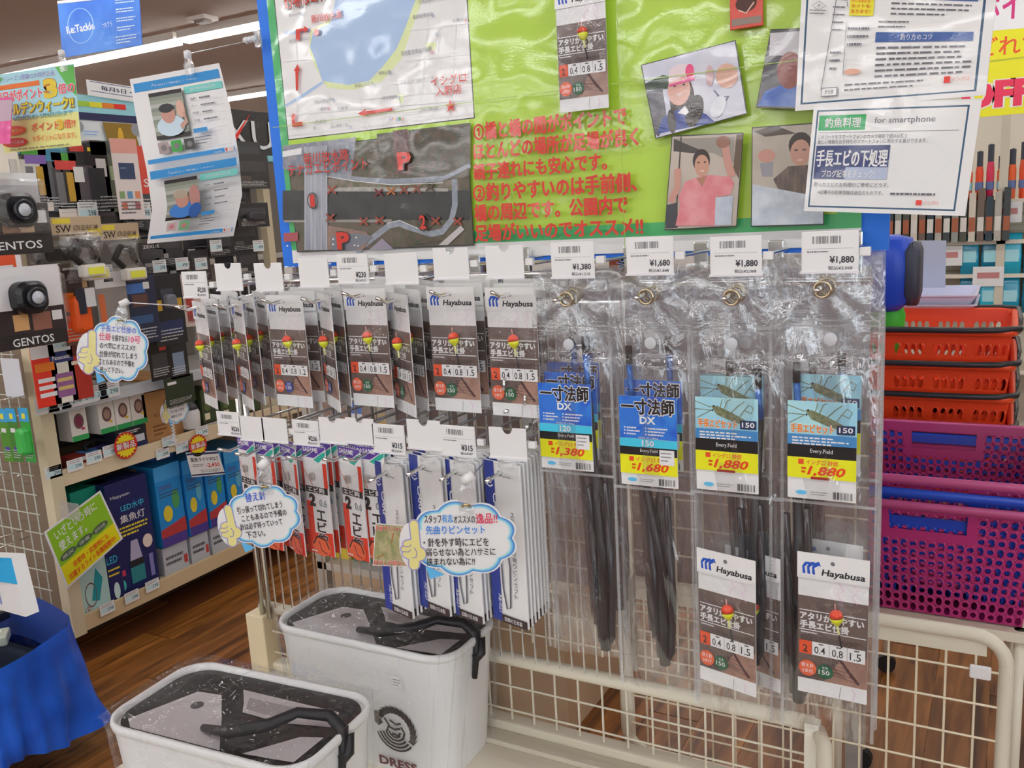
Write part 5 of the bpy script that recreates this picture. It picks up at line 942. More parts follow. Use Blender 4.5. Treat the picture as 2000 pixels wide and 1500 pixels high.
def basket(label, cx, cy, z0, w, d, h, m, m2, kind, nu, nv, group, handles=None, tp=.86):
    r = thing('shopping_basket', label, 'basket', (cx, cy, z0), 0, group)
    cs = [(-1, -1), (1, -1), (1, 1), (-1, 1)]; mb = MB()
    for k in range(4):
        p, q = cs[k], cs[(k+1) % 4]; n_ = nu if k % 2 == 0 else int(nu*1.2)
        def fn(s, t, p=p, q=q):
            f = tp + (1-tp)*t; return Vector(((p[0]+(q[0]-p[0])*s)*w/2*f, (p[1]+(q[1]-p[1])*s)*d/2*f, t*h))
        holes(mb, fn, n_, nv, kind, m)
    mb.add([(x_*w/2*tp, y_*d/2*tp, 0) for x_, y_ in cs], [(0, 1, 2, 3)], m)
    mb.build('body', r, solid=.0025)
    rl = [[v + Vector((0, 0, h)) for v in rrect(w+a, d+a, .02+a/2, b)] for a, b in ((.0, -.012), (.022, -.014), (.026, -.004), (.022, .004), (.0, .002))]
    MB().loft(rl + [rl[0]], m2, False, False).build('rim', r, smooth=True)
    if handles:
        for sg in (-1, 1):
            pts = [Vector((-w/2-.012, sg*.02, h-.03)), Vector((-w/2-.018, sg*d*.2, h-.012)), Vector((-w/2-.014, sg*(d/2-.01), h+.004)), Vector((-w/2+.03, sg*(d/2+.018), h+.004))] + [Vector((w*t, sg*(d/2+.022), h+.003)) for t in (-.25, 0, .25)] + [Vector((w/2-.03, sg*(d/2+.018), h+.004)), Vector((w/2+.014, sg*(d/2-.01), h+.004)), Vector((w/2+.018, sg*d*.2, h-.012)), Vector((w/2+.012, sg*.02, h-.03))]
            MB().tube(pts, .0075, handles, 8).build('handle', r, smooth=True)
    return r
pk1 = lambda i, j: 9 if (j in (9, 10) and 6 < i < 15) else (0 if j in (8, 9, 10) and 5 < i < 16 or j == 11 else (1 if (i+j) % 2 else 2))
PU = M('a52a6a', .38); PU2 = M('b04a7c', .35); BL = M('1d3fae', .35); OR = M('e0421a', .38)
cx0 = at(1811, 1000, y=1.86).x; wB = .40; yB = 1.86
zf = at(1850, 990, y=yB).z
basket('purple shopping basket at the bottom of the front stack', cx0, yB+.24, zf-.245, wB, .46, .245, PU, PU2, pk1, 22, 12, 'nested purple and blue baskets')
basket('blue shopping basket nested between the two purple ones', cx0, yB+.24, zf-.21, wB*.985, .455, .235, BL, M('2048b8', .3), pk1, 22, 12, 'nested purple and blue baskets', tp=.84)
basket('purple shopping basket on top of the front stack', cx0, yB+.24, zf-.185, wB*.99, .458, .238, PU, PU2, pk1, 22, 12, 'nested purple and blue baskets', tp=.83)
st_ = thing('basket_stand', 'cream tube stand with black casters under the basket stacks', 'stand', (cx0, yB+.24, 0))
for sx in (-.17, .17):
    for sy in (-.2, .2, .75): MB().tube([(sx, sy, .06), (sx, sy, zf-.25)], .011, be, 10).build('leg', st_, smooth=True); MB().lathe([(0, -.012), (.028, -.012), (.028, .012), (0, .012)], M('18181c', .5), n=14).build('caster', st_, (sx, sy, .03)).rotation_euler.x = pi/2
MB().box(-.19, .19, -.22, .8, zf-.27, zf-.25, be).build('platform', st_)
ok = lambda i, j: 1 if j in (2, 4) and i % 5 else 0
oz = at(1850, 645, y=2.46).z; ocx = at(1820, 645, y=2.46).x
for k, dz in enumerate((-.245, -.165, -.085, 0)):
    basket(f"orange shopping basket with black handles, {('lowest', 'second from below', 'third from below', 'topmost')[k]} of its stack", ocx-.015, 2.46+.22, oz-.2+dz, .385, .44, .2, OR, M('e0461f', .35), ok, 20, 6, 'stacked orange baskets', handles=M('26262a', .35))
for k, (px, py, c, lab) in enumerate(((1728, 592, '3fc83a', 'bright green soft pouch in the top orange basket'), )):
    p = at(px, py, y=2.62); r = thing('soft_pouch', lab, 'pouch', (p.x, 2.6, p.z-.03)); MB().loft([rrect(.1*a, .07*a, .03*a, z) for a, z in ((.6, -.12), (1, -.06), (1.1, 0), (.8, .05), (.3, .07))], M(c, .5)).build('body', r, smooth=True); MB().tube([(-.03, 0, .06), (0, -.01, .09), (.04, 0, .06)], .004, M('1a1a1e')).build('strap', r, smooth=True)
for k in range(2):
    p = at(1812, 590, y=2.9); r = thing('document_tray', f"lavender white plastic tray, {('lower', 'upper')[k]} of two behind the orange baskets", 'tray', (p.x, 3.05, p.z-.05+k*.028)); MB().loft([rrect(.25*a, .3*a, .02, z) for a, z in ((.85, 0), (1, .035), (1.04, .038), (1.04, .042), (.98, .042), (.84, .006))], M('c3c5e0', .35), True, True).build('shell', r); MB().box(-.1, .1, -.12, .12, .006, .012, M('8d9ad0', .4)).build('pad', r)
p = at(1790, 520, y=3.0); q = [at(1745, 562, y=3.1), at(1846, 562, y=3.1), at(1848, 470, y=3.1), at(1742, 470, y=3.1)]
sheet('grey_board', 'plain grey board standing behind the orange baskets', 'board', q, None, M('a5a9b6', .5), th=.006)
bb = thing('blue_bag', 'royal blue bag with a dark side panel behind the last pouch', 'bag', at(1712, 520, y=2.55)); MB().loft([rrect(.17*a, .13*a, .04*a, z) for a, z in ((.7, -.115), (1, -.09), (1.05, 0), (1, .07), (.6, .08))], M('1c46b8', .4)).build('body', bb, smooth=True)
MB().loft([rrect(.04*a, .12*a, .015, z, cx=.089) for a, z in ((.7, -.10), (1, -.07), (1, .04), (.7, .06))], M('3a3c48', .5)).build('side_panel', bb, smooth=True)
P, Q = at(1748, 500, y=2.8), at(1775, 592, y=2.75); bsx = MB().tube([P-(P+Q)/2, Q-(P+Q)/2], .012, M('1f4aa0', .4), 8).build('blue_rod', loc=(P+Q)/2, smooth=True); tag(bsx, 'slanting blue tube beside the blue bag and the grey board', 'tube')
# ---------------- coolers ----------------
def cooler(label, cx, cy, rz, w, d, zt, zb, seed, sticker=False):
    r = thing('bait_cooler', label, 'cooler', (cx, cy, zb), rz, 'white bait coolers'); h = zt-zb; R = random.Random(seed)
    wm = M('dfdfe6', .35); bk = M('0e0e10', .3); rr = .055
    MB().loft([rrect(w*a, d*a, rr*a, z, 7) for a, z in ((.86, 0), (.88, .01), (.975, h-.03), (.985, h-.012))], wm).build('body', r, smooth=True).modifiers.new('e', 'EDGE_SPLIT').split_angle = .7
    L = [rrect(w+a, d+a, rr+a/2, z, 7) for a, z in ((-.016, h-.016), (.0, h-.014), (.004, h-.006), (.0, h+.001), (-.012, h+.001), (-.018, h-.01))]
    MB().loft(L + [L[0]], wm, False, False).build('rim', r, smooth=True)
    ld = MB().loft([rrect(w-.02, d-.02, rr, z, 7) for z in (h-.014, h-.008)], bk).build('lid', r)
    A = Art(); wp = M('b3adb0', .3, 'pack'); gp_ = M('8f898b', .3, 'pack')
    A.poly([(-w*.42, -d*.34), (-w*.30, d*.14), (-w*.18, d*.16), (-w*.04, -d*.12), (w*.1, -d*.42), (-w*.36, -d*.42)], wp); A.poly([(-w*.12, d*.28), (w*.38, d*.26), (w*.42, d*.08), (w*.2, -.0), (.0, d*.02), (-w*.05, d*.14)], wp); A.poly([(-w*.05, d*.2), (w*.3, d*.2), (w*.2, d*.04), (.0, d*.06)], gp_); A.poly([(w*.2, -d*.4), (w*.42, -d*.36), (w*.43, -d*.05), (w*.34, -d*.1)], wp); A.oval(-w*.22, -d*.02, .011, M('4a464a'))
    pb = MB(); A.emit(pb, lambda u, v, k: Vector((u, v, h-.0075+k*.0002))); pb.build('print', ld)
    pts = [(-w*.05, -d*.28, h+.0), (w*.1, -d*.34, h+.012), (w*.25, -d*.2, h+.02), (w*.3, -d*.02, h+.022), (w*.42, d*.06, h+.016), (w*.49, d*.02, h+.004), (w*.50, -d*.02, h-.03), (w*.492, -d*.05, h-.08)]
    MB().tube(pts, .012, M('1c1b1e', .45, bump=.8), 8, rs=[.006, .010, .011, .009, .010, .011, .007, .005]).build('strap', r, smooth=True)
    MB().tube([(w*.485, .0, h-.02), (w*.515, .01, h-.01), (w*.52, .0, h-.03), (w*.50, -.01, h-.04)], .009, M('1c1b1e', .4), 8).build('buckle', r, smooth=True)
    # emblem on the front face
    A = Art(); e = M('2b2022', .35); e2 = M('5a1f2a', .35); ex, ez, er = .078, h*.36, .046
    for i in range(13):
        t = radians(150-i*14); t2 = radians(150-(i+1)*14); A.poly([(ex+er*cos(t), ez+er*sin(t)), (ex+er*1.12*cos(t+.12), ez+er*1.12*sin(t+.12)), (ex+er*cos(t2), ez+er*sin(t2)), (ex+er*.72*cos(t2), ez+er*.72*sin(t2)), (ex+er*.76*cos(t), ez+er*.76*sin(t))], e)
    for i in range(5):
        pp_ = [(ex+er*(.95-.16*i)*cos(radians(a)), ez+er*(.95-.16*i)*sin(radians(a))) for a in range(195, 335, 14)]; A.line(pp_, er*.085, e)
    A.poly([(ex-er, ez+er*.2), (ex-er*.95, ez+er*.75), (ex-er*.6, ez+er*.7), (ex-er*.75, ez+er*.45), (ex-er*.55, ez+er*.25), (ex-er*.8, ez+er*.05)], e)
    for a, b, c in (((-.2, .45), (.1, .3), (.35, .4)), ((-.3, .15), (.0, .05), (.3, .15)), ((-.15, -.15), (.15, -.2), (.3, -.05)), ((-.45, .5), (-.25, .2), (-.4, -.1)), ((.35, .25), (.5, .0), (.4, -.3))): A.line([(ex+er*a[0], ez+er*a[1]), (ex+er*b[0], ez+er*b[1]), (ex+er*c[0], ez+er*c[1])], er*.1, e)
    A.text('DRESS', ex-er*.95, ez-er*1.75, er*1.9, er*.42, e2, .04)
    if sticker: A.rect(.085, h-.075, .108, h-.052, M('e9e6e6', .4)); A.dash(.088, h-.072, .105, h-.056, 3, M('77777a'), .3)
    pb = MB(); A.emit(pb, lambda u, v, k: Vector((u, -d/2*(.88+.095*v/h) - .0012 - k*.0002, v))); pb.build('emblem_print', r)
    # loose plastic bag
    fm = film('cooler_film', 18, .014, .005, .03, rough=.03, fac=.1); a1 = R.uniform(0, 6)
    def fb(u, v):
        t = u*2*pi; n = rrect(w, d, rr, 0, 12); i = u*(len(n)-1); b = n[int(i) % len(n)]; wv = .004*sin(t*11+a1+v*5)+.003*sin(t*23+v*9)
        s = 1.03 - .10*v; q = b*s; q = q + b.normalized()*(wv + .004); q.z = h + .008 - v*(h-.01); return q
    MB().grid(fb, 96, 14, fm).build('bag_side', r, smooth=True)
    def ft(u, v):
        x, y = (u-.5)*(w+.02), (v-.5)*(d+.02); m = max(abs(u-.5), abs(v-.5))*2; s = 1 - .05*min(abs(u-.5), abs(v-.5))*2*m**4
        return Vector((x*s, y*s, h+.010 + (1-m**3)*(.012 + .006*sin(x*60+y*30+a1)+.004*sin(y*120-x*40)) + .003*sin(x*150)))
    MB().grid(ft, 40, 24, fm).build('bag_top', r, smooth=True)
    return r
zt2 = .72
a, b, c = at(525, 1215, z=zt2), at(890, 1278, z=zt2), at(630, 1145, z=zt2)
cooler('white bait cooler in a plastic bag with a black emblem, standing against the rack', (a.x+b.x)/2+.0, 1.325, radians(1), .425, .205, zt2, zd, 3, True)
a, b = at(202, 1400, z=zt2), at(715, 1365, z=zt2)
cooler('nearer white bait cooler in a plastic bag, its lid strap twisted', -1.085, .955, radians(4), .41, .225, zt2, zd, 8)
sc = thing('bag_scrap', 'crumpled clear bag end lying on the cart deck beside the cooler', 'bag', (-.72, 1.16, zd)); 
MB().grid(lambda u, v: Vector(((u-.5)*.22, (v-.5)*.12+.04*(u-.5), .003+.006*abs(sin(u*17+v*5))*abs(sin(v*9)))), 24, 14, film('cooler_film')).build('film', sc, smooth=True)

# ---------------- speech bubble cards ----------------
def bubble(label, px, py, y, w, h, roll, lines, ax='y', rz=None, hand=1, clip=(0, 0), rod=None, card=None):
    c = at(px, py, **{ax: y}); rzz = math.atan2(-c.x, c.y)*.75 if rz is None else rz
    r = thing('speech_bubble_card', label, 'sign', c, rzz, 'hand lettered speech bubble cards'); r.rotation_euler.y = roll
    n = 90; nb_ = 9
    def ol(s): return [((w/2*s)*(1+.10*abs(sin(nb_*t/2))-.05)*cos(t) , (h/2*s)*(1+.13*abs(sin(nb_*t/2))-.06)*sin(t)) for t in [2*pi*i/n for i in range(n)]]
    bp = MB(); bp.prism(ol(1.0), 0, .0018, M('e2e6f0', .3, 'pack')); bp.prism([(-w*.38, -h*.36), (-w*.2, -h*.5), (-w*.34, -h*.56)], 0.0004, .0016, M('5aa8dc', .4)); bp.build('board', r)
    A = Art(); pk_ = lambda c: M(c, .4, 'pack')
    for s, cc in ((.965, '4a86c8'), (.93, '6fb4e4'), (.90, '9fd0f0'), (.87, 'd0e6f4'), (.845, 'eceef4')): A.poly(ol(s), pk_(cc))
    if hand:
        hx, hy, s = -w*.47, -h*.10, h*.5
        for m_, g_ in ((pk_('9a94c4'), .035), (pk_('f0d088'), 0)):
            def cap(x0, y0, x1, y1, rr): 
                d = Vector((x1-x0, y1-y0)).normalized(); nn = Vector((-d.y, d.x)); R_ = rr+g_; P = []
                for i in range(9): t = -pi/2+pi*i/8; v = d*cos(t)*R_+nn*sin(t)*R_; P.append((hx+(x1+v.x)*s, hy+(y1+v.y)*s))
                for i in range(9): t = pi/2+pi*i/8; v = d*cos(t)*R_+nn*sin(t)*R_; P.append((hx+(x0+v.x)*s, hy+(y0+v.y)*s))
                A.poly(P, m_)
            cap(.05, -.1, .02, .62, .105); cap(-.04, -.5, .0, -.1, .13); cap(-.12, -.15, .1, -.2, .19); cap(-.2, .08, -.1, .1, .09); cap(-.26, -.06, -.14, -.06, .09); cap(-.24, -.2, -.12, -.2, .085)
        for q in (((-.3, .02), (-.15, .0), (-.08, .06)), ((-.32, -.13), (-.17, -.14), (-.1, -.08)), ((.0, -.02), (.06, -.16), (.02, -.3), (-.08, -.3))): A.line([(hx+a_*s, hy+b_*s) for a_, b_ in q], .0014 if w > .09 else .0008, pk_('8a7ab0'))
    for t, x, yy, ww, hh, cc in lines: A.text(t, x*w, yy*h, ww*w, hh*h, pk_(cc), .02)
    for q in ([l for l in ([('u', lines)])]): pass
    pb = MB(); A.emit(pb, flatfn(-.0002, .00008)); pb.build('print', r)
    if hand: MB().prism([( -w*.47+h*.5*(.33*cos(t)-.08), -h*.10+h*.5*(.40*sin(t)*1.6+.02)) for t in [2*pi*i/20 for i in range(20)]], .0006, .0016, M('dcdde8', .3, 'pack')).build('hand_backing', r)
    if rod is not None:
        cl = film('clip_film', 40, .004, .15, .12); kx, kz = clip[0]*w, clip[1]*h
        MB().prism([(kx-.010, kz-.008), (kx+.010, kz-.008), (kx+.013, kz+.022), (kx+.007, kz+.038), (kx-.007, kz+.038), (kx-.013, kz+.022)], -.006, .004, cl).build('clip', r, bevel=.001)
        MB().tube([(kx-.006, -.008, kz+.005), (kx, -.012, kz+.009), (kx+.006, -.008, kz+.005)], .0022, M('b8a878', .2, metal=1.0), 8).build('clip_spring', r, smooth=True)
        o = MB().tube([(kx-.004, 0, kz+.040), (kx+.012, 0, kz+.050)], .0075, M('ececec', .35), 12).build('holder', r, smooth=True)
        bpy.context.view_layer.update(); e = r.matrix_world.inverted() @ Vector(rod); MB().tube([(kx+.008, .0, kz+.046), e], .0012, M('c8c8cc', .2, metal=.8), 6).build('rod', r)
    return r
bubble('large speech bubble card about curved tweezers with a pointing hand', 905, 1052, 1.05, .155, .112, radians(1), [('スタッフ', -.36, .22, .16, .12, '2a2024'), ('有志', -.19, .23, .10, .11, '2a8ad0'), ('オススメの', -.08, .22, .2, .1, '2a2024'), ('逸品!!', .13, .21, .2, .14, 'd0244a'), ('先曲りピンセット', -.35, .07, .56, .12, '2a7ad0'), ('・針を外す時にエビを', -.38, -.1, .62, .12, '2a2024'), ('弱らせない為とハサミに', -.36, -.23, .66, .11, '2a2024'), ('挟まれない為に!!', -.36, -.36, .46, .11, '2a2024')], clip=(.05, .42), rod=at(965, 880, y=1.3))
q = [at(728, 1105, y=1.10), at(812, 1108, y=1.07), at(808, 1027, y=1.07), at(733, 1022, y=1.10)]; A = Art(); A.rect(.02, .02, .98, .98, M('8a8f60', .4, 'pack', h2='b0a880', sc=60.)); A.poly([(.7, .3), (.98, .15), (.98, .55), (.8, .6)], M('e4dcd4', .4, 'pack')); A.line([(.3, .7), (.6, .45), (.95, .4)], .02, M('e8e8e8')); A.oval(.4, .5, .12, M('c8c088', .4, 'pack')); A.line([(.1, .2), (.4, .35), (.5, .8)], .03, M('a0683c'))
A.text('先曲りピンセットで', .03, .84, .92, .12, M('e0503a'), .02, out=M('f4ece8')); A.text('針外しが楽々です', .03, .03, .92, .12, M('e0503a'), .02, out=M('f4ece8')); sheet('photo_card', 'small square photo card with red captions tucked beside the tweezer bubble', 'card', q, A, M('e4e0dc', .4, 'pack'))
bubble('speech bubble card about spare hooks hanging before the red packages', 515, 1008, 1.07, .122, .107, radians(-4), [('替え針', -.2, .27, .28, .15, '2a58c0'), ('引っ張って切れてしまう', -.34, .1, .62, .11, '2a2024'), ('こともあるので予備の', -.3, -.04, .62, .11, '2a2024'), ('針は必ず持っていって', -.34, -.18, .58, .11, '2a2024'), ('下さい。', -.28, -.33, .26, .12, '2a2024')], clip=(.1, .43), rod=at(640, 885, y=1.3))
bubble('tall speech bubble card hanging left of the upper rig packages', 232, 683, 1.30, .122, .142, radians(10), [('手長エビ仕掛の', -.32, .27, .6, .1, '4a6ac8'), ('仕掛', -.34, .13, .2, .12, 'd0305a'), ('を探すなら', -.12, .13, .26, .1, '2a2024'), ('10号', .16, .12, .2, .12, 'd84a7a'), ('のべ竿にオススメ!!', -.32, 0, .6, .1, '2a2024'), ('仕掛が切れてしまう', -.32, -.13, .64, .1, '2a2024'), ('こともあるので予備を', -.32, -.25, .6, .09, '2a2024'), ('持って下さい。', -.3, -.37, .4, .09, '2a2024')], clip=(.02, .42), rod=at(368, 598, y=1.2))
bubble('small speech bubble card on a coiled stem over the upper shelf', 345, 797, -2.80, .115, .115, 0, [('人気No.1', -.2, .2, .4, .12, '5a6ac8'), ('明るく長持ち', -.3, .02, .6, .11, '2a2024'), ('ランタンです', -.3, -.14, .6, .11, '2a2024'), ('是非どうぞ', -.28, -.3, .44, .1, '2a2024')], ax='x', rz=pi/2)
c = at(338, 842, x=-2.8); r = thing('coil_stem', 'clear coiled plastic stem holding up the small speech bubble card', 'stem', c); MB().tube([(.006*cos(t*1.2), .006*sin(t*1.2), -.03+t*.0022) for t in range(36)], .0022, M('d0d4d8', .15, 'pack'), 6).build('coil', r, smooth=True); MB().lathe([(0, -.04), (.012, -.04), (.012, -.035), (0, -.033)], M('c8ccd0', .3)).build('foot', r)

# ---------------- hanging papers at the upper left ----------------
LP = [(253, 155), (268, 240), (286, 330), (297, 410), (287, 476)]; RP = [(428, 123), (450, 210), (466, 300), (473, 380), (456, 461)]
def curl(u, v, k=0, off=.0):
    t = (1-v)*4; i = min(3, int(t)); f = t-i; a = Vector(LP[i]).lerp(Vector(LP[i+1]), f); b = Vector(RP[i]).lerp(Vector(RP[i+1]), f); p = a.lerp(b, u)
    return at(p.x, p.y, y=1.72 - .05*sin(v*pi) - .05*u - off - k*.0004)
cc = curl(.5, .5); hs_ = MB().grid(lambda u, v: curl(u, v)-cc, 6, 24, M('e2e6ee', .5)).build('paper_sheet', loc=cc, smooth=True); tag(hs_, 'curled white paper with two blue banded fishing reports clipped to a rod', 'paper')
A = Art(); cb = M('2a88c8'); tl2 = M('6fc4bc'); ik = M('5a5a66')
for v0 in (.52, .03):
    for i in range(4): A.rect(.03, v0+.40+i*.0125, .97, v0+.4125+i*.0125, cb)
    A.text('入野店:釣り場調査(テナガエビ)', .22, v0+.412, .5, .028, M('dfeaf4'), 0)
    for i in range(3): A.rect(.56, v0+.345+i*.013, .97, v0+.358+i*.013, tl2)
    A.text('2021年04月26日(月)', .62, v0+.355, .28, .02, M('dff0ee'), 0)
    for i in range(4): A.text(('場所', 'ポイント', '時期', '釣果')[i], .6, v0+.305-i*.04, .06, .014, ik, 0); A.dash(.7, v0+.305-i*.04, .86, v0+.32-i*.04, 1, ik, .5, i); A.line([(.58, v0+.297-i*.04), (.95, v0+.297-i*.04)], .0012, M('b0b0b8'))
    for i in range(12): A.rect(.17, v0+.12+i*.0217, .53, v0+.142+i*.0217, M('241e20' if i in (0, 11) else ('8f9488', '7c8478', 'a8aca4')[i % 3], .5))
    A.oval(.35, v0+.185, .15, M('b8cce4' if v0 > .3 else '3f7cc8'), .055); A.oval(.34, v0+.25, .075, M('b8887a'), .05); A.oval(.33, v0+.285, .08, M('25252a' if v0 > .3 else 'a89a88'), .026)
    if v0 > .3: A.oval(.48, v0+.27, .045, M('c8a090'), .05); A.line([(.5, v0+.25), (.52, v0+.2), (.45, v0+.17)], .03, M('b89080'))
    else: A.oval(.48, v0+.26, .06, M('b0807a'), .07); A.oval(.49, v0+.17, .07, M('2a5aa0'), .05)
    for x, c2 in (((.17, '9a8a8a'), (.31, '2f9a3a'), (.45, '3a3a3e')) if v0 > .3 else ((.2, 'b8a8a4'), (.34, '6aa878'))): A.rect(x, v0+.045, x+.11, v0+.105, M(c2)); A.oval(x+.055, v0+.075, .03, M('c07a80' if v0 < .3 else '707070'), .016)
    A.rect(.57, v0+.125, .72, v0+.15, cb); A.dash(.57, v0+.06, .75, v0+.11, 3, ik, .3); A.line([(.55, v0+.04), (.78, v0+.04), (.78, v0+.13), (.55, v0+.13), (.55, v0+.04)], .0015, M('a8a8b0')); A.line([(.80, v0+.04), (.95, v0+.04), (.95, v0+.14), (.80, v0+.14), (.80, v0+.04)], .0015, M('a8a8b0'))
    for i in range(2): A.rect(.03, v0+i*.012, .97, v0+.012+i*.012, cb)
    A.text('釣具店 イシグロ 浜松入野店', .45, v0+.004, .38, .016, M('dfeaf4'), 0); A.rect(.86, v0+.001, .96, v0+.023, M('f0e8e4')); A.rect(.87, v0+.005, .89, v0+.02, M('c03a30')); A.text('石黒', .9, v0+.006, .05, .012, M('e08a60'), 0)
pb = MB(); A.emit(pb, lambda u, v, k: curl(u, v, k, .0008)-cc); pb.build('print', hs_)
def rodclip(px, py, y, to, label):
    c = at(px, py, y=y); r = thing('sign_clip', label, 'clip', c); cl = film('clip_film', 40, .004, .15, .12)
    MB().prism([(-.009, -.03), (.009, -.03), (.014, -.008), (.006, .012), (-.006, .012), (-.014, -.008)], -.005, .005, cl).build('jaw', r, bevel=.001); MB().lathe([(0, .008), (.009, .01), (.009, .026), (0, .03)], M('dfe0e2', .35), n=12).build('ball', r, smooth=True)
    if to is not None: MB().tube([Vector((0, 0, .02)), to-c], .0012, M('b8b8bc', .2, metal=.7), 6).build('rod', r)
rodclip(368, 122, 1.66, at(500, 77, y=1.44), 'clear clip gripping the top of the curled paper'); rodclip(122, 118, 1.72, at(20, 120, y=1.9), 'clear clip at the upper corner of the gold points poster')
c = at(500, 76, y=1.435); r = thing('sign_clip', 'clear clip with round joints fixed on the left edge of the notice board', 'clip', c); cl = film('clip_film', 40, .004, .15, .12)
MB().box(.0, .016, -.006, .0, -.018, .016, cl).build('plate', r, bevel=.001)
for k in range(3): MB().lathe([(0, -.007), (.007, -.004), (.008, .0), (.007, .004), (0, .007)], M('cdd0d4', .2, 'pack'), n=12).build('joint', r, (-.022+k*.010, -.004, 0), smooth=True)
A = Art(); A.rect(0, .0, 1, .42, M('f6e88a')); A.rect(0, .42, 1, 1, M('9fd0ec')); A.poly([(.0, .8), (.15, .95), (.0, 1)], M('5ab04a')); A.poly([(.78, 1), (1, .98), (1, .6), (.9, .75)], M('5ab04a')); A.text('ベストシーズン開幕!GW特別企画', .02, .89, .75, .07, M('3a7ac0'), .01, out=M('f4f4f4')); A.rect(.0, .8, .58, .86, M('e86a1f'))
A.text('毎日がポイント', .02, .64, .58, .14, M('e0304a'), .03, out=M('f8f0f0')); A.text('3', .62, .62, .17, .24, M('f0c030'), .05, out=M('c07a18')); A.text('倍の', .8, .66, .19, .12, M('e0304a'), .03, out=M('f8f0f0'))
A.text('ゴールデンウィーク!!', .02, .47, .94, .14, M('f4cc2c'), .04, out=M('a8741c'), ow=.05); A.text('4月29日(木)~5月9日(日)まで', .2, .38, .74, .07, M('3f8a9a'), .01)
A.text('ポイント  倍!!', .42, .23, .54, .11, M('e0403a'), .02); A.text('3', .74, .22, .08, .13, M('f0b030'), .04); A.oval(.18, .27, .17, M('d8501f'), .06); A.text('会員様なら', .05, .25, .25, .04, M('f4d060'), .01); A.oval(.18, .12, .17, M('c8301f'), .06); A.text('アプリ会員', .05, .1, .25, .04, M('f4f0e8'), .01); A.text('9 ポイントになります。', .42, .1, .55, .08, M('e0602a'), .01); A.dash(.1, .01, .9, .05, 1, M('8a8a6a'), .4)
q = [at(9, 299, y=1.75), at(159, 284, y=1.75), at(144, 124, y=1.75), at(-16, 148, y=1.75)]
sheet('sale_poster', 'yellow and sky blue golden week points poster at the near end of the shelf', 'poster', q, A, M('dfe4ea', .3, 'pack'))
A = Art(); A.text('レーザー', .0, .45, .7, .16, M('f0dce8'), .02); q = [at(-30, 283, y=1.68), at(20, 280, y=1.68), at(24, 190, y=1.68), at(-26, 193, y=1.68)]; A.rect(0, .5, 1, .95, M('b8a0b0')); sheet('pink_card', 'magenta card at the near edge below the points poster', 'card', q, A, M('d83a8e', .4, 'pack'))
A = Art(); A.rect(0, 0, 1, 1, M('2f66c4', .35, 'pack', h2='4a86d8', sc=3.)); A.text('Re:Tackle', .09, .4, .36, .14, M('e8ecf4'), .02, rot=.07); A.ring(.27, .52, .17, .012, M('8ab0e0'), 24, .32); A.text('つりプラ', .55, .42, .12, .1, M('d0dcf0'), 0, rot=.15)
for i in range(4): A.dash(.72, .32+i*.17, .95, .42+i*.17, 2, M('c0d2ee'), .4, i)
A.dash(.7, .08, .95, .25, 3, M('c0d2ee'), .35); A.rect(0, .95, .6, 1, M('c8c4c8'))
q = [at(122, 113, y=3.0), at(277, 88, y=3.0), at(271, -14, y=3.0), at(112, 2, y=3.0)]
sheet('hanging_banner', 'blue hanging banner with white lettering below the ceiling lights', 'banner', q, A, M('3a70cc', .4), th=.004)
A = Art(); A.rect(.05, .3, .9, .34, M('22306a')); A.rect(.05, .9, .95, .94, M('22306a')); A.text('毎月5日・15日', .2, .45, .7, .3, M('2a2f50'), .02)
q = [at(172, 186, x=-2.85), at(300, 205, x=-2.85), at(300, 176, x=-2.85), at(168, 155, x=-2.85)]; sheet('sale_card', 'white card with navy rules standing above the lamp header board', 'card', q, A, M('d9dade', .4, 'pack'))

# ---------------- far side of the shop at the right ----------------
FS = thing('far_shelf', 'blurred cream wall shelving across the aisle at the right', 'shelf', (0, 5.2, 0)); xs0, xs1 = at(1700, 400, y=5.2).x-.3, 2.2
z_ = lambda py: at(1900, py, y=5.2).z
MB().box(xs0, xs1, .3, .34, 0, 2.6, M('c9c3b4', .7)).build('back_panel', FS)
for py in (392, 470, 535, 610, 720): MB().box(xs0, xs1, -.02, .3, z_(py)-.02, z_(py), M('d2cbbb', .5)).build('shelf', FS)
for x in (xs0, xs0+.9, xs0+1.8): MB().box(x, x+.04, -.02, .02, 0, 2.4, M('c4bcaa', .5)).build('post', FS)
for k in range(4): MB().box(at(1890, 400, y=5.2).x, xs1, .28, .3, z_(400)-.02-k*.05, z_(400)-k*.05, M('b8ae9c', .6)).build('slat', FS)
for k in range(16):
    x = at(1892, 350, y=5.2).x + k*.048; c = ('e85a1c', 'e0481c', 'd02a50', 'e8681f')[k % 4] if k < 10 else ('c02a6a', '3a8a3a')[k % 2]
    r = thing('lure_tube', f"orange or pink tube with a dark cap, {ORD[k % 12]} on the far top shelf{' further on' if k > 11 else ''}", 'tube', (x, 5.2, z_(392)), 0, 'bright tubes on the far shelf'); MB().lathe([(0, 0), (.016, 0), (.018, .14), (.012, .15+.03*(k % 3)), (0, .16+.03*(k % 3))], M(c, .4), n=8).build('body', r); MB().lathe([(.014, .15), (.014, .21+.03*(k % 3)), (0, .215+.03*(k % 3))], M('2f3340', .4), n=8).build('cap', r); MB().lathe([(.019, .05), (.019, .09)], M('5a6a9a' if k % 3 else '8ab8c0', .4), n=8).build('band', r)
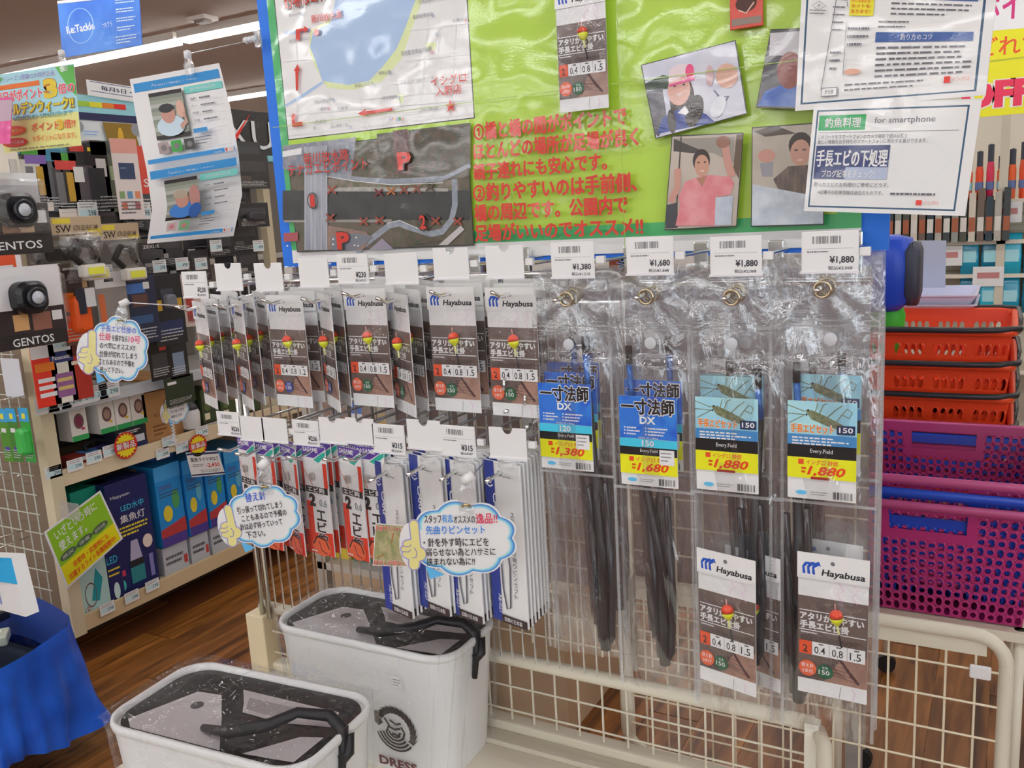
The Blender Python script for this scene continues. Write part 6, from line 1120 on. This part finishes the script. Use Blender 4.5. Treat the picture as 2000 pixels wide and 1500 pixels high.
for k in range(14):
    lv = k // 7; x = at(1893, 500, y=5.15).x + (k % 7)*.095; zz = z_(535 if lv == 0 else 610)
    r = thing('teal_pack', f"shiny teal pack on the {('upper', 'lower')[lv]} far shelf, {ORD[k % 7]} from the grey board", 'package', (x, 5.22, zz), 0, 'teal packs on the far shelf'); hh = .2 if lv == 0 else .19
    MB().loft([rrect(.085*a, .06*b, .012, z) for a, b, z in ((1, 1, 0), (1.02, 1.1, hh*.4), (.96, .7, hh*.8), (1, .15, hh))], M(('1a8fb0', '15708c', '25a8c4')[k % 3], .18, 'pack')).build('body', r, smooth=True); MB().box(-.03, .03, -.034, -.031, hh*.3, hh*.6, M('9ad0dc', .3)).build('label_print', r)
for k in range(15):
    x = at(1738, 440, y=5.1).x + k*.038; c = ('3a3f42', '8a9088', '4a4a40', 'c8c0b0', '6a5a50', '2a3a44', 'a8a49a')[k % 7]
    r = thing('book_like_pack', f"thin upright pack, {ORD[k % 12]} in the row above the grey board{' further on' if k > 11 else ''}", 'package', (x, 5.16, z_(470)), 0, 'upright packs on the far shelf'); MB().box(-.015, .015, -.05, .05, 0, .22+.02*(k % 3), M(c, .5)).build('body', r); MB().box(-.014, .014, -.052, -.05, .05, .12, M('d0ccc4' if k % 2 else 'a05a3a', .5)).build('label_print', r)
for k, (px, py) in enumerate(((1850, 500), (1930, 540), (1965, 415))):
    p = at(px, py, y=5.172); r = thing('price_ticket', f"white shelf ticket on the far shelving, {('beside the grey board', 'between the teal packs', 'below the orange tubes')[k]}", 'price tag', p); MB().box(-.07, .07, 0, .003, -.05, .05, M('e0dcd8', .5)).build('holder', r); MB().box(-.05, .05, -.001, 0, -.01, .02, M('b87a78', .5)).build('print', r)
A = Art(); A.rect(0, .66, 1, 1, M('dcdcd8', .5)); A.rect(0, .16, 1, .66, M('f0d412', .5)); A.rect(0, .0, 1, .16, M('f0d412', .5)); A.text('ポイント', .12, .74, .85, .22, M('c02a70'), .04); A.text('どれでも', .13, .47, .85, .14, M('e0501f'), .03); A.line([(.0, .42), (1, .45)], .012, M('a8b030')); A.text('OFF', -.03, .06, .72, .22, M('d82f50'), .06, out=M('f8e8c8'), ow=.06)
q = [at(1880, 232, y=3.6), at(2080, 214, y=3.6), at(2090, -40, y=3.6), at(1895, -25, y=3.6)]
sheet('sale_banner', 'yellow and white sale banner with big red OFF lettering', 'banner', q, A, M('e6d020', .5), th=.004)
wp_ = thing('aisle_plinth', 'low tan shelf edge along the aisle beside the baskets', 'shelf', (.45, 3.4, 0)); MB().box(-.12, .2, -1.2, 1.2, .0, .5, M('a8957c', .6)).build('body', wp_); MB().box(-.14, .2, -1.2, 1.2, .5, .53, M('c8b898', .5)).build('top', wp_)
p = at(1985, 660, y=3.3);
